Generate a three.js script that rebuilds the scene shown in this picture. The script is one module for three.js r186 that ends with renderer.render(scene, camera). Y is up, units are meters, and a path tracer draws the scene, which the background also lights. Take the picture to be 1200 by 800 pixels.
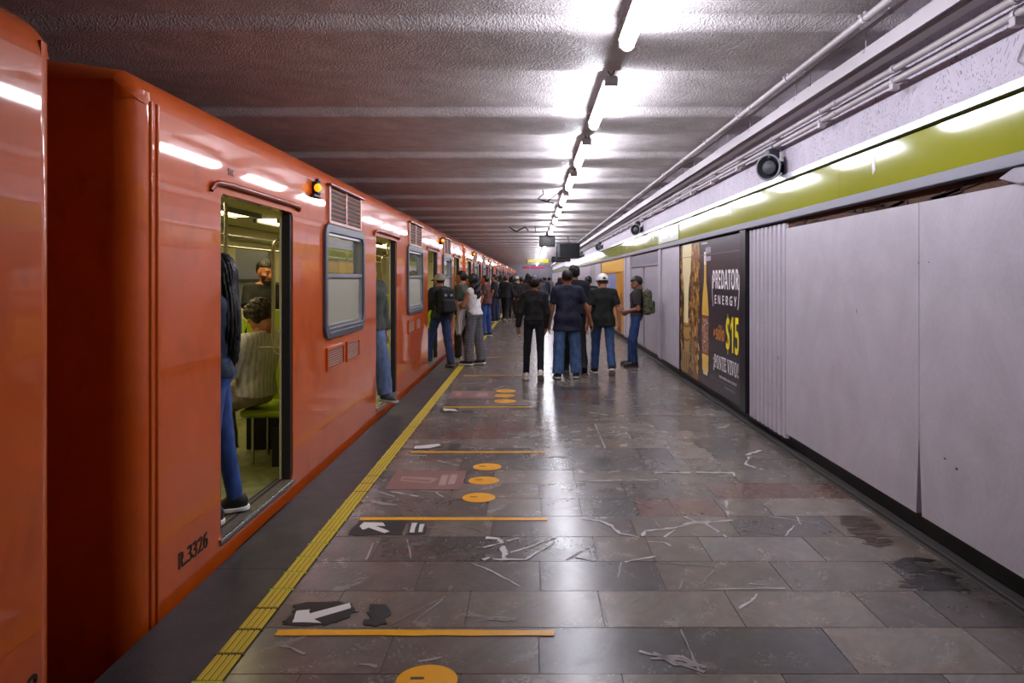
import * as THREE from 'three';
import { RoundedBoxGeometry } from 'three/addons/geometries/RoundedBoxGeometry.js';
import { mergeGeometries, toCreasedNormals } from 'three/addons/utils/BufferGeometryUtils.js';
import { RectAreaLightUniformsLib } from 'three/addons/lights/RectAreaLightUniformsLib.js';
import { FontLoader } from 'three/addons/loaders/FontLoader.js';
import { TextGeometry } from 'three/addons/geometries/TextGeometry.js';
import { createNoise3D } from 'simplex-noise';

// ---------------------------------------------------------------- camera, exposure
// One-point view down the platform. Units: metres, y up, the platform top is y = 0; depth Z from the camera is world -z.
const EYE = 1.57, FOCAL = 900, VPX = 623, VPY = 326;
const scene = new THREE.Scene();
scene.background = new THREE.Color(0x000000);
const camera = new THREE.PerspectiveCamera(2 * Math.atan(400 / FOCAL) * 180 / Math.PI, 1.5, 0.05, 300);
camera.position.set(0, EYE, 0);
camera.lookAt(0, EYE, -10);
camera.setViewOffset(1200, 800, 600 - VPX, 400 - VPY, 1200, 800);
const renderer = new THREE.WebGLRenderer({ antialias: true });
renderer.toneMapping = THREE.LinearToneMapping;
renderer.toneMappingExposure = 0.84;
renderer.shadowMap.enabled = true;
RectAreaLightUniformsLib.init();

const LAMP = 44;            // radiance of the platform luminaires (RectAreaLight and the glow of their diffusers)
const LAMP_GLOW = 22, LAMP_SIDE = 150;
const CAR_LAMP = 14;        // lamps inside the train
const LAMP_COLOR = 0xf4f4ff, CAR_COLOR = 0xffe9a8;

// ---------------------------------------------------------------- helpers
let seed = 20240611;
const rnd = () => { seed |= 0; seed = seed + 0x6D2B79F5 | 0; let t = Math.imul(seed ^ seed >>> 15, 1 | seed); t = t + Math.imul(t ^ t >>> 7, 61 | t) ^ t; return ((t ^ t >>> 14) >>> 0) / 4294967296; };
const rr = (a, b) => a + (b - a) * rnd();
const noise3 = createNoise3D(rnd);
const D2R = Math.PI / 180;
const taken = {};
const numbered = (n) => { const k = taken[n] = (taken[n] ?? -1) + 1; return k ? `${n}_${String(k).padStart(3, '0')}` : n; };
const shade = (o) => { o.traverse(m => { if (m.isMesh) { m.castShadow = true; m.receiveShadow = true; } }); return o; };
function mesh(name, geo, mat, parent = scene) {
  const m = new THREE.Mesh(geo, mat);
  m.name = parent === scene ? numbered(name) : name;
  m.castShadow = m.receiveShadow = true;
  parent.add(m); return m;
}
function tag(o, label, category, group) { o.userData.label = label; o.userData.category = category; if (group) o.userData.group = group; return o; }
function struct(o, label, category) { o.userData.kind = 'structure'; if (label) o.userData.label = label; if (category) o.userData.category = category; return o; }
function thing(name, label, category, p = [0, 0, 0], group) {
  const g = new THREE.Group(); g.name = numbered(name); g.position.set(...p); scene.add(g);
  return tag(g, label, category, group);
}
// uv in metres, projected along the dominant axis of each face
function uvBox(g, s = 1, ou = 0, ov = 0) {
  if (g.index) g = g.toNonIndexed();
  g.computeVertexNormals();
  const p = g.attributes.position, n = g.attributes.normal, uv = new Float32Array(p.count * 2);
  for (let i = 0; i < p.count; i++) {
    const j = i - i % 3, ax = Math.abs(n.getX(j)), ay = Math.abs(n.getY(j)), az = Math.abs(n.getZ(j));
    const x = p.getX(i), y = p.getY(i), z = p.getZ(i);
    const [u, v] = ax > ay && ax > az ? [z, y] : ay > az ? [x, z] : [x, y];
    uv[2 * i] = u * s + ou; uv[2 * i + 1] = v * s + ov;
  }
  g.setAttribute('uv', new THREE.BufferAttribute(uv, 2));
  return g;
}
const boxG = (cx, cy, cz, w, h, d, r = 0) => {
  const g = r ? new RoundedBoxGeometry(w, h, d, 2, Math.min(r, w / 2.01, h / 2.01, d / 2.01)) : new THREE.BoxGeometry(w, h, d);
  g.translate(cx, cy, cz); return g;
};
// box from ranges: X, height, depth Z (positive ahead)
const rng = (x0, x1, y0, y1, Z0, Z1, r = 0) => boxG((x0 + x1) / 2, (y0 + y1) / 2, -(Z0 + Z1) / 2, x1 - x0, y1 - y0, Z1 - Z0, r);
const clean = (g) => { const c = g.index ? g.toNonIndexed() : g; for (const k of Object.keys(c.attributes)) if (!['position', 'normal', 'uv'].includes(k)) c.deleteAttribute(k); if (!c.attributes.normal) c.computeVertexNormals(); if (!c.attributes.uv) c.setAttribute('uv', new THREE.BufferAttribute(new Float32Array(c.attributes.position.count * 2), 2)); c.clearGroups?.(); return c; };
const join = (list) => mergeGeometries(list.map(clean), false);
const tube = (pts, r, seg = 24, rad = 8, closed = false) => new THREE.TubeGeometry(new THREE.CatmullRomCurve3(pts.map(p => new THREE.Vector3(...p)), closed, 'catmullrom', 0.15), seg, r, rad, closed);
const rod = (a, b, r, rad = 10, r2 = r) => {
  const A = new THREE.Vector3(...a), B = new THREE.Vector3(...b), d = B.clone().sub(A), L = d.length();
  const g = new THREE.CylinderGeometry(r2, r, L, rad); g.translate(0, L / 2, 0);
  g.applyQuaternion(new THREE.Quaternion().setFromUnitVectors(new THREE.Vector3(0, 1, 0), d.normalize())); g.translate(...a); return g;
};
// an outline in (depth Z, height), extruded along x from x0 to x1
function sideExtrude(shape, x0, x1, opt = {}) {
  const g = new THREE.ExtrudeGeometry(shape, { depth: x1 - x0, bevelEnabled: false, curveSegments: 8, ...opt });
  g.rotateY(Math.PI / 2); g.translate(x0, 0, 0); return g;
}
const poly = (pts) => { const s = new THREE.Shape(); pts.forEach(([x, y], i) => i ? s.lineTo(x, y) : s.moveTo(x, y)); s.closePath(); return s; };
const rectPath = (x0, x1, y0, y1, r = 0, C = THREE.Path) => {
  const s = new C();
  if (!r) { s.moveTo(x0, y0); s.lineTo(x1, y0); s.lineTo(x1, y1); s.lineTo(x0, y1); s.closePath(); return s; }
  s.moveTo(x0 + r, y0); s.lineTo(x1 - r, y0); s.absarc(x1 - r, y0 + r, r, -Math.PI / 2, 0); s.lineTo(x1, y1 - r); s.absarc(x1 - r, y1 - r, r, 0, Math.PI / 2);
  s.lineTo(x0 + r, y1); s.absarc(x0 + r, y1 - r, r, Math.PI / 2, Math.PI); s.lineTo(x0, y0 + r); s.absarc(x0 + r, y0 + r, r, Math.PI, 1.5 * Math.PI); return s;
};
const floorPt = (px, py) => { const k = EYE / (py - VPY); return [(px - VPX) * k, FOCAL * k]; };   // photo pixel on the floor -> X, Z

// ---------------------------------------------------------------- textures
function dataTex(n, fn, srgb, rep = 1) {
  const a = new Uint8Array(n * n * 4);
  for (let j = 0; j < n; j++) for (let i = 0; i < n; i++) { const c = fn(i / n, j / n); for (let k = 0; k < 3; k++) a[(j * n + i) * 4 + k] = Math.max(0, Math.min(255, 255 * (c.length ? c[k] : c))); a[(j * n + i) * 4 + 3] = 255; }
  const t = new THREE.DataTexture(a, n, n); t.magFilter = THREE.LinearFilter; t.minFilter = THREE.LinearMipmapLinearFilter; t.generateMipmaps = true;
  t.wrapS = t.wrapT = THREE.RepeatWrapping; if (srgb) t.colorSpace = THREE.SRGBColorSpace; t.repeat.set(rep, rep); t.needsUpdate = true; return t;
}
// tileable noise on a torus-like blend
const tn = (u, v, f, o = 0) => {
  const a = u * 2 * Math.PI, b = v * 2 * Math.PI, R = f / (2 * Math.PI);
  return noise3(Math.cos(a) * R + Math.cos(b) * R * 0.71 + o, Math.sin(a) * R + Math.sin(b) * R * 0.67 - o, Math.cos(b + 1.7) * R + Math.sin(a + .6) * R * .53);
};
const fbm = (u, v, f, oct = 4, o = 0) => { let s = 0, w = .5; for (let k = 0; k < oct; k++) { s += w * tn(u, v, f * 2 ** k, o + k * 7.3); w *= .5; } return s; };
const stoneMap = dataTex(512, (u, v) => {
  const a = fbm(u, v, 5, 5), b = fbm(u, v, 22, 3, 40), vein = Math.pow(Math.max(0, 1 - Math.abs(fbm(u, v, 3, 4, 90)) * 16), 3), g = .86 + .12 * a + .06 * b + .10 * vein;
  const w = .05 * fbm(u, v, 3, 2, 13);
  return [g * (1 + w), g * (1 - .2 * w), g * (1 - w)];
}, true);
const stoneRough = dataTex(512, (u, v) => .27 + .07 * fbm(u, v, 4, 3, 33) + .05 * Math.max(0, fbm(u, v, 40, 2, 5)));
const stoneBump = dataTex(512, (u, v) => .5 + .4 * fbm(u, v, 3, 2, 61));
const plasterBump = dataTex(512, (u, v) => { const a = tn(u, v, 46, 3), b = tn(u, v, 90, 8); return .45 + .33 * Math.max(-.4, a) + .25 * b; });
const plasterMap = dataTex(512, (u, v) => { const g = .86 + .10 * tn(u, v, 60, 17) + .1 * fbm(u, v, 3, 3, 4); return [g, g * .985, g * .985]; }, true);
const speckMap = dataTex(512, (u, v) => { const s = tn(u, v, 40, 71) > .62 && tn(u, v, 7, 12) > -.2 ? .72 : 1, g = s * (.95 + .05 * fbm(u, v, 8, 3, 2)); return [g, g * .97, g]; }, true);
const panelMap = dataTex(256, (u, v) => { const g = .94 + .06 * fbm(u, v, 4, 4, 21) + .02 * tn(u, v, 50, 2); return [g, g * .99, g]; }, true);
const paintRough = dataTex(256, (u, v) => .20 + .10 * fbm(u, v, 4, 4, 55) + .05 * tn(u, v, 60, 1));
const paintMap = dataTex(512, (u, v) => { const s = Math.max(0, fbm(u, v * .6, 9, 4, 77) - .15) * .5, g = .97 + .05 * fbm(u, v, 5, 4, 66) - s * .3; return [g, g, g * (1 + s * .5)]; }, true);
const paintBump = dataTex(256, (u, v) => .5 + .5 * fbm(u, v, 3, 3, 19));
const asphaltMap = dataTex(512, (u, v) => { const g = .8 + .22 * fbm(u, v, 6, 5, 31) + .1 * tn(u, v, 110, 4); return [g, g * .99, g * .99]; }, true);
const clothBump = dataTex(256, (u, v) => .5 + .5 * tn(u, v, 60, 8));
const with_ = (t, ru, rv = ru) => { const c = t.clone(); c.repeat.set(ru, rv); c.needsUpdate = true; return c; };
const std = (color, roughness = .6, o = {}) => new THREE.MeshStandardMaterial({ color, roughness, ...o });

const M = {
  ceiling: std(0xd3cfd0, .5, { map: with_(plasterMap, .9), bumpMap: with_(plasterBump, .9), bumpScale: .006 }),
  plaster: std(0xc4c2cb, .6, { map: with_(speckMap, 1), bumpMap: with_(plasterBump, 1), bumpScale: .003 }),
  panel: std(0xc0bdc7, .38, { map: with_(panelMap, .6) }),
  panelGrey: std(0xa5a3ad, .4, { map: with_(panelMap, .8) }),
  green: std(0x8f9224, .09, {}),
  aluminium: std(0xb9b9c2, .28, { metalness: .85 }),
  darkAlu: std(0x7a7a86, .45, { metalness: .4 }),
  black: std(0x0b0b0e, .5),
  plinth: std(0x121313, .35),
  wood: std(0x4d3120, .85, { bumpMap: clothBump, bumpScale: .004 }),
  conduit: std(0xa39a9d, .45),
  tray: std(0xb4adb3, .4),
  concrete: std(0x3c3a3b, .9, { map: with_(asphaltMap, .5) }),
  pit: std(0x4a4744, .95, { map: with_(asphaltMap, .5) }),
  edge: std(0x3e3c40, .5, { map: with_(asphaltMap, .8), bumpMap: with_(asphaltMap, .8), bumpScale: .002 }),
  grout: std(0x3a3634, .7),
  yellow: std(0xc9ae12, .42, { bumpMap: clothBump, bumpScale: .002 }),
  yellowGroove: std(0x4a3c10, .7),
  lime: std(0x9db31a, .45),
  barYellow: std(0xe8a808, .35),
  disc: std(0xf0a90a, .32),
  stickBlack: std(0x0b090a, .6),
  stickWhite: std(0xd9d6d6, .4),
  pink: std(0x83605a, .4),
  pinkLight: std(0xa98f89, .45),
  scuff: std(0xc9c3c3, .5),
  scuffFaint: std(0x8d8584, .45),
  grime: std(0x232020, .3),
  rust: std(0x3d281b, .35),
  orange: new THREE.MeshPhysicalMaterial({ color: 0xc25007, roughness: .5, specularIntensity: .35, map: with_(paintMap, .5), clearcoat: .8, clearcoatRoughness: .045, bumpMap: with_(paintBump, .9), bumpScale: .0022 }),
  orangeTrim: new THREE.MeshPhysicalMaterial({ color: 0x8e2f12, roughness: .3, clearcoat: .5, clearcoatRoughness: .15 }),
  rubber: std(0x1b1b20, .5),
  rubberGrey: std(0x4a4a54, .42),
  chrome: std(0xc9c6bf, .22, { metalness: .9 }),
  sill: std(0x8f8880, .45, { metalness: .5, map: with_(asphaltMap, 2) }),
  cream: std(0xbdb58e, .45),
  carCeil: std(0xc9c19a, .5),
  carFloor: std(0x8d8f5c, .5, { map: with_(asphaltMap, 1.2) }),
  seatGreen: std(0x93a80e, .4),
  ventDark: std(0x1d1614, .7),
  ventFrame: std(0xc08a7a, .4),
  ventBrown: std(0x6d4a3c, .6),
  paneFrost: new THREE.MeshPhysicalMaterial({ color: 0xa6a28c, roughness: .5, transmission: .35, thickness: 0, clearcoat: .4, clearcoatRoughness: .25 }),
  paneClear: new THREE.MeshPhysicalMaterial({ color: 0xd8dcc8, roughness: .04, transmission: .92, thickness: 0 }),
  paneBlue: new THREE.MeshPhysicalMaterial({ color: 0x8085a8, roughness: .3, transmission: .3, thickness: 0 }),
  speaker: std(0x2e3036, .5),
  speakerRing: std(0x83858c, .35),
  screen: std(0x0d0f13, .25),
  amber: std(0xffa020, .3, { emissive: 0xff9a1c, emissiveIntensity: 2 }),
  lampGlow: std(0xffffff, .4, { emissive: LAMP_COLOR, emissiveIntensity: LAMP_GLOW }),
  carGlow: std(0xffffff, .4, { emissive: CAR_COLOR, emissiveIntensity: 6 }),
  floorTrim: std(0x4d4a48, .45, { map: with_(asphaltMap, 3) }),
  housing: std(0xc4c2c5, .5),
  cable: std(0x151416, .6),
};

// ---------------------------------------------------------------- the setting
const ZB = -8, ZE = 88, XW = 2.33, XEDGE = -1.703, BEAM_Y = EYE + 1.56, BAY_Y = BEAM_Y + .075, PERIOD = 2.57, BEAM0 = 4.875;
{
  // ceiling: a slab whose precast beams hang between the bays that hold the luminaires
  const c = struct(mesh('ceiling', uvBox(rng(-5.6, 2.9, BAY_Y, BAY_Y + .3, ZB - .3, ZE + .3)), M.ceiling), 'grey roughcast concrete ceiling with cross beams over the platform and train', 'ceiling');
  const prof = new THREE.Shape(); prof.moveTo(-.15, BAY_Y + .02); prof.lineTo(-.13, BAY_Y);
  prof.quadraticCurveTo(-.10, BAY_Y, -.06, BEAM_Y + .032); prof.quadraticCurveTo(-.02, BEAM_Y, .02, BEAM_Y);
  prof.lineTo(.89, BEAM_Y); prof.quadraticCurveTo(.91, BEAM_Y, .918, BEAM_Y + .012); prof.lineTo(.95, BAY_Y + .02); prof.closePath();
  const g = toCreasedNormals(uvBoxKeep(sideExtrude(prof, -5.55, 2.85, { curveSegments: 5 })), .7);
  for (let k = Math.ceil((ZB - BEAM0) / PERIOD); BEAM0 + k * PERIOD < ZE - 1; k++) { const m = mesh('beam', g, M.ceiling, c); m.position.z = -(BEAM0 + k * PERIOD); }
  // track pit, platform body and far tunnel wall
  struct(mesh('floor_track_bed', uvBox(rng(-5.6, XEDGE - .5, -1.55, -1.25, ZB - .3, ZE + .3)), M.pit), 'black ballast track bed below the orange train', 'track bed');
  struct(mesh('wall_left', uvBox(rng(-5.6, -5.3, -1.3, BAY_Y, ZB - .3, ZE + .3)), M.concrete), 'dark concrete tunnel wall behind the orange train', 'wall');
  struct(mesh('wall_back', uvBox(rng(-5.6, 2.9, -1.3, BAY_Y, ZB - .3, ZB)), M.panelGrey), 'grey wall closing the platform behind the viewer', 'wall');
  struct(mesh('wall_end', uvBox(rng(-5.6, 2.9, -1.3, BAY_Y, ZE, ZE + .3)), M.panelGrey), 'pale wall closing the far end of the platform', 'wall');
  for (const x of [-3.7, -2.26]) { const r = mesh('running_rail', rng(x - .035, x + .035, -1.25, -1.09, ZB, ZE), M.rubber); tag(r, x < -3 ? 'dark steel running rail by the tunnel wall under the train' : 'dark steel running rail next to the platform edge under the train', 'rail'); r.userData.kind = 'structure'; }
}
function uvBoxKeep(g) { return uvBox(g, 1); }
{
  // floor: stone slabs 0.635 x 0.405 in half-bond rows on a bed, a dark kerb along the track
  const fl = new THREE.Group(); fl.name = 'floor'; scene.add(fl); struct(fl, 'polished grey brown stone slab platform floor with scuffs', 'floor');
  mesh('floor_bed', uvBox(join([rng(XEDGE + .02, 2.62, -.5, -.006, ZB - .2, ZE + .2), rng(XEDGE + .06, 2.62, -1.3, -.5, ZB - .2, ZE + .2)])), M.grout, fl);
  const tones = [0x84796f, 0x7a7069, 0x6f6762, 0x8d8177, 0x5f5a57, 0x82756b, 0x746c68, 0x958a80];
  const mats = tones.map((c, i) => new THREE.MeshStandardMaterial({ color: new THREE.Color(c).multiplyScalar(.98), map: stoneMap, roughness: .9, roughnessMap: stoneRough, bumpMap: stoneBump, bumpScale: .0012 }));
  const red = [0x7f5f56, 0x7a6259].map(c => new THREE.MeshStandardMaterial({ color: new THREE.Color(c).multiplyScalar(.98), map: stoneMap, roughness: .9, roughnessMap: stoneRough, bumpMap: stoneBump, bumpScale: .0012 }));
  const light = new THREE.MeshStandardMaterial({ color: new THREE.Color(0xb0a6a0).multiplyScalar(.66), map: stoneMap, roughness: .9, roughnessMap: stoneRough });
  const XL = -1.2, XR = 2.29, TW = .635, TD = .405, Zs = 3.05;
  const cand = [], rest = new Map();
  for (let r = Math.floor((ZB - Zs) / TD); Zs + r * TD < ZE; r++) {
    const z0 = Zs + r * TD, even = ((r % 2) + 2) % 2 === 0;
    let x = XL, e = (even ? .033 : .35) - TW * 3 + rr(-.03, .03);
    while (e < x + .1) e += TW;
    while (x < XR - .02) {
      let x1 = Math.min(e, XR); if (XR - x1 < .12) x1 = XR;
      const cuts = rnd() < .16 && x1 - x > .5 ? [x, x + rr(.22, .4), x1] : [x, x1];
      for (let q = 0; q + 1 < cuts.length; q++) cand.push([cuts[q], cuts[q + 1], z0, r, rnd(), rnd(), rnd()]);
      x = x1; e += TW;
    }
  }
  const special = (x, z) => {   // slabs whose colour stands out in the picture
    for (const [X, Z, k] of [[.0, 0, 0]]) if (0) return k;
    const near = (px, py) => { const [X, Z] = floorPt(px, py); return Math.abs(x - X) < .32 && Math.abs(z - Z) < .2; };
    if (near(870, 574) || near(790, 588) || near(600, 500) || near(560, 505) || near(690, 466)) return red[0];
    if (near(925, 575) || near(540, 508)) return red[1];
    if (near(885, 643) || near(1130, 795) || near(820, 484)) return light;
    if (near(890, 760)) return mats[4];
    if (near(790, 712)) return mats[7];
    return null;
  };
  const seen = cand.filter(c => c[2] > 2.4).sort((a, b) => a[2] - b[2]).slice(0, 296);
  const one = new Set(seen);
  for (const c of cand) {
    const [x0, x1, z0, r, a, b, d] = c, gap = .0022;
    const mt = special((x0 + x1) / 2, z0 + TD / 2) ?? mats[Math.floor(a * a * 0.999 * mats.length)] ?? mats[0];
    const g = uvBox(rng(x0 + gap, x1 - gap, -.03, (b - .5) * .0012, z0 + gap, z0 + TD - gap), .9, a * 7.3, d * 5.1);
    if (one.has(c)) mesh('slab', g, mt, fl);
    else { if (!rest.has(mt)) rest.set(mt, []); rest.get(mt).push(g); }
  }
  for (const [mt, l] of rest) mesh('distant_slabs', mergeGeometries(l, false), mt, fl).userData.kind = 'stuff';
  for (let z = ZB, i = 0; z < ZE; z += 1.35, i++) mesh('edge_slab', uvBox(rng(XEDGE, -1.316, -.16, .0, z + .002, z + 1.348), 1, i * .37, i * .61), M.edge, fl);

  // scraped-off paint and stickers: white scuffs, each a few thin ragged shards lying on the slabs
  const lifted = .0022;
  function shard(pts, w) {
    const out = [];
    for (let i = 0; i + 1 < pts.length; i++) {
      const [ax, az] = pts[i], [bx, bz] = pts[i + 1], L = Math.hypot(bx - ax, bz - az), n = Math.max(2, Math.ceil(L / .05)), nx = -(bz - az) / L, nz = (bx - ax) / L;
      let top = [], bot = [];
      for (let j = 0; j <= n; j++) {
        const t = j / n, ww = w * (.25 + .75 * rnd()) / 2, off = rr(-.2, .2) * w, x = ax + (bx - ax) * t + nx * off, z = az + (bz - az) * t + nz * off;
        top.push([x + nx * ww, z + nz * ww]); bot.unshift([x - nx * ww, z - nz * ww]);
        if (rnd() < .12 && j > 1 && j < n - 1) { out.push([...top, ...bot]); top = []; bot = []; }
      }
      if (top.length > 1) out.push([...top, ...bot]);
    }
    return out.filter(p => p.length > 3);
  }
  const flat = (pts, h = .0012) => { const g = new THREE.ExtrudeGeometry(poly(pts), { depth: h, bevelEnabled: false }); g.rotateX(-Math.PI / 2); g.translate(0, lifted - .0008, 0); return g; };
  const S = (ox, oy, s, lines) => lines.forEach(([w, faint, ...p]) => {
    const pts = p.map(([x, y]) => floorPt(ox + x / s, oy + y / s)), gs = [];
    const copies = w > .05 ? 5 : 1;
    for (let q = 0; q < copies; q++) { const j = copies > 1 ? w : 0; for (const o of shard(pts.map(([x, z]) => [x + rr(-j, j) * .6, z + rr(-j, j) * .6]), copies > 1 ? w * .35 : w)) gs.push(flat(o)); }
    if (gs.length) mesh('scuff_mark', join(gs), faint ? M.scuffFaint : M.scuff, fl);
  });
  S(640, 560, 3.75, [[.03, 0, [160, 180], [240, 190], [290, 210], [320, 245], [410, 260]], [.028, 0, [425, 255], [430, 235], [560, 220], [640, 200], [820, 185]], [.05, 0, [600, 203], [720, 192]], [.024, 0, [700, 200], [790, 260]], [.02, 0, [520, 260], [565, 228]], [.02, 0, [610, 170], [655, 192]],
    [.022, 0, [345, 370], [480, 345]], [.018, 0, [450, 280], [520, 285], [550, 300]], [.022, 0, [100, 355], [195, 300], [210, 365], [130, 350]], [.016, 0, [980, 170], [1200, 200]], [.02, 0, [1050, 255], [1090, 210]], [.014, 1, [490, 370], [740, 390]], [.012, 1, [625, 390], [585, 490]], [.014, 1, [680, 470], [740, 405]],
    [.014, 0, [700, 490], [1050, 485]], [.02, 0, [890, 465], [960, 470]], [.014, 1, [860, 225], [1020, 250]], [.018, 0, [140, 12], [490, 10]], [.014, 1, [380, 100], [460, 130]], [.014, 1, [470, 180], [500, 218]], [.016, 0, [1100, 170], [1120, 205]], [.012, 1, [330, 370], [315, 440]], [.012, 1, [1060, 375], [1115, 480]], [.03, 0, [790, 100], [797, 165]]]);
  S(400, 580, 4.286, [[.024, 0, [715, 265], [890, 215]], [.05, 0, [725, 215], [790, 217], [822, 285], [815, 322]], [.028, 0, [760, 322], [930, 326]], [.024, 0, [850, 290], [1080, 215]], [.03, 0, [920, 326], [1070, 240]], [.03, 0, [710, 325], [745, 315]], [.014, 0, [660, 345], [740, 375], [900, 460]], [.02, 0, [1130, 325], [1200, 285]], [.012, 1, [600, 150], [740, 195]], [.012, 1, [430, 160], [580, 190]], [.012, 1, [160, 240], [125, 325]], [.012, 1, [330, 225], [350, 320]]]);
  S(640, 680, 3.75, [[.02, 0, [850, 125], [915, 80], [925, 60]], [.07, 1, [450, 325], [560, 350], [660, 385]], [.012, 1, [590, 215], [670, 395]], [.012, 1, [240, 60], [272, 200]], [.012, 1, [660, 405], [700, 425]]]);
  S(300, 680, 3.158, [[.06, 1, [800, 140], [950, 145]], [.012, 1, [500, 165], [700, 60]], [.012, 1, [580, 160], [690, 70]], [.03, 1, [380, 310], [450, 318]], [.03, 1, [100, 240], [180, 275]], [.02, 1, [600, 300], [690, 285]]]);
  S(640, 440, 4.615, [[.045, 0, [585, 525], [1010, 525], [1015, 545]], [.035, 0, [180, 570], [600, 565]], [.05, 0, [1080, 430], [1165, 405]], [.05, 0, [1080, 480], [1170, 510]], [.04, 0, [1100, 440], [1080, 480]], [.08, 1, [520, 208], [840, 218]], [.05, 1, [235, 198], [330, 215]], [.02, 1, [265, 265], [320, 395]], [.02, 1, [370, 330], [430, 305], [455, 340]], [.05, 1, [10, 440], [140, 440]]]);
  S(430, 500, 5.4545, [[.025, 0, [80, 415], [180, 445]], [.02, 0, [150, 415], [330, 445]], [.018, 1, [330, 410], [520, 420]], [.02, 0, [440, 420], [490, 450]], [.03, 0, [240, 180], [380, 185]], [.05, 1, [30, 480], [190, 500]], [.05, 1, [450, 215], [580, 250]], [.04, 1, [870, 45], [1060, 60]]]);
  S(500, 430, 7.275, [[.05, 0, [150, 365], [260, 375]], [.03, 1, [380, 660], [520, 672]], [.05, 1, [430, 60], [740, 60]], [.05, 1, [640, 460], [760, 455]], [.04, 1, [290, 145], [420, 140]], [.05, 1, [580, 190], [650, 160]]]);
  // old stains by the wall
  for (const [mt, pts] of [[M.grime, [[1048, 660], [1075, 652], [1110, 668], [1135, 690], [1095, 694], [1062, 690], [1072, 676]]], [M.rust, [[985, 604], [1010, 604], [1030, 622], [1045, 640], [1020, 640], [1000, 624]]]]) {
    const P = pts.map(p => floorPt(...p)), inside = (x, z) => { let c = false; P.forEach(([ax, az], i) => { const [bx, bz] = P[(i + 1) % P.length]; if ((az > z) !== (bz > z) && x < (bx - ax) * (z - az) / (bz - az) + ax) c = !c; }); return c; };
    const lo = [0, 1].map(q => Math.min(...P.map(p => p[q]))), hi = [0, 1].map(q => Math.max(...P.map(p => p[q]))), gs = [];
    for (let n = 0; n < 150; n++) { const x = rr(lo[0], hi[0]), z = rr(lo[1], hi[1]); if (!inside(x, z)) continue; const r = rr(.006, .04), o = []; for (let a = 0; a < 9; a++) { const q = r * rr(.5, 1.2); o.push([x + 1.6 * q * Math.cos(a * .698), z + q * .7 * Math.sin(a * .698)]); } gs.push(flat(o, .0003 + .0006 * rnd())); }
    mesh('floor_stain', join(gs), mt, fl);
  }
  // yellow warning line: ribbed pieces 0.22 m long with a lime joint
  const line = thing('warning_line', 'ribbed yellow warning line along the platform edge', 'warning line');
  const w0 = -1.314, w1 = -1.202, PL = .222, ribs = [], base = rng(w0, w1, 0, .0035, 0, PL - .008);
  for (let i = 0; i < 4; i++) { const a = w0 + .004 + i * .0268; ribs.push(rng(a, a + .0215, .0, .0075, .004, PL - .014, .003)); }
  const ribG = uvBox(join(ribs), 4), jointG = rng(w0 - .004, w1 + .004, 0, .0062, PL - .016, PL);
  const far = [[], [], []];
  for (let i = Math.floor(ZB / PL); i * PL < ZE; i++) {
    const Z = 2.985 + i * PL - PL * 13, near = Z > 2.4 && Z < 24;
    if (near) {
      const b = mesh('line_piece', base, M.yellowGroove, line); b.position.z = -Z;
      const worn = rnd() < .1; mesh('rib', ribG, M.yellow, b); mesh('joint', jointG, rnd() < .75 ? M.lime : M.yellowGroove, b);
    } else [base, ribG, jointG].forEach((g, k) => far[k].push(clean(g.clone().translate(0, 0, -Z))));
  }
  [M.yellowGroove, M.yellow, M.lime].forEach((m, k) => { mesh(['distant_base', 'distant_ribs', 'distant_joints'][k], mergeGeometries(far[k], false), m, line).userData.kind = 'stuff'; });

  // yellow bars that mark the boarding zones, arrows, discs, priority stickers
  const ragged = (P, n = 5, j = .012) => { const o = []; P.forEach((a, i) => { const b = P[(i + 1) % P.length]; for (let k = 0; k < n; k++) o.push([a[0] + (b[0] - a[0]) * k / n + rr(-j, j), a[1] + (b[1] - a[1]) * k / n + rr(-j, j)]); }); return o; };
  const sticker = (name, P, mt, parent, h = .0016, up = 0) => { const m = mesh(name, flat(P, h), mt, parent); m.position.y = up; return m; };
  const bars = [[3.40, -1.13, .1, 'in front of the first arrow'], [5.01, -1.12, .10, 'between the numbered discs and the arrow cut in two'], [6.93, -1.10, .12, 'just past the three yellow discs'], [9.36, -1.08, .02, 'before the second trio of yellow discs'], [12.4, -1.08, .0, 'leading to the waiting woman in white'], [15.3, -1.08, 0, 'far along by the crowd']];
  bars.forEach(([Z, a, b, where], i) => {
    const P = [[a, Z - .027], [b, Z - .027 - .004], [b, Z + .027 - .004], [a, Z + .027]];
    const m = mesh('floor_bar', flat(i < 4 ? ragged(P, 10, .0025) : P, .0024), M.barYellow); tag(m, `yellow strip stuck across the floor ${where}`, 'floor strip', 'yellow strips across the floor');
  });
  const px = (ox, oy, s, l) => l.map(([x, y]) => floorPt(ox + x / s, oy + y / s));
  const arrowAt = (label, blob, blob2, arrow, bits) => {
    const t = thing('floor_arrow', label, 'floor sticker', [0, 0, 0], 'black and white arrow stickers');
    sticker('backing', ragged(blob, 4, .012), M.stickBlack, t); sticker('torn_patch', ragged(blob2, 4, .012), M.stickBlack, t);
    sticker('arrow', ragged(arrow, 3, .004), M.stickWhite, t, .0016, .0012);
    (bits || []).forEach(b => sticker('letter_scrap', ragged(b, 2, .004), M.stickWhite, t, .0016, .0012));
  };
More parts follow.
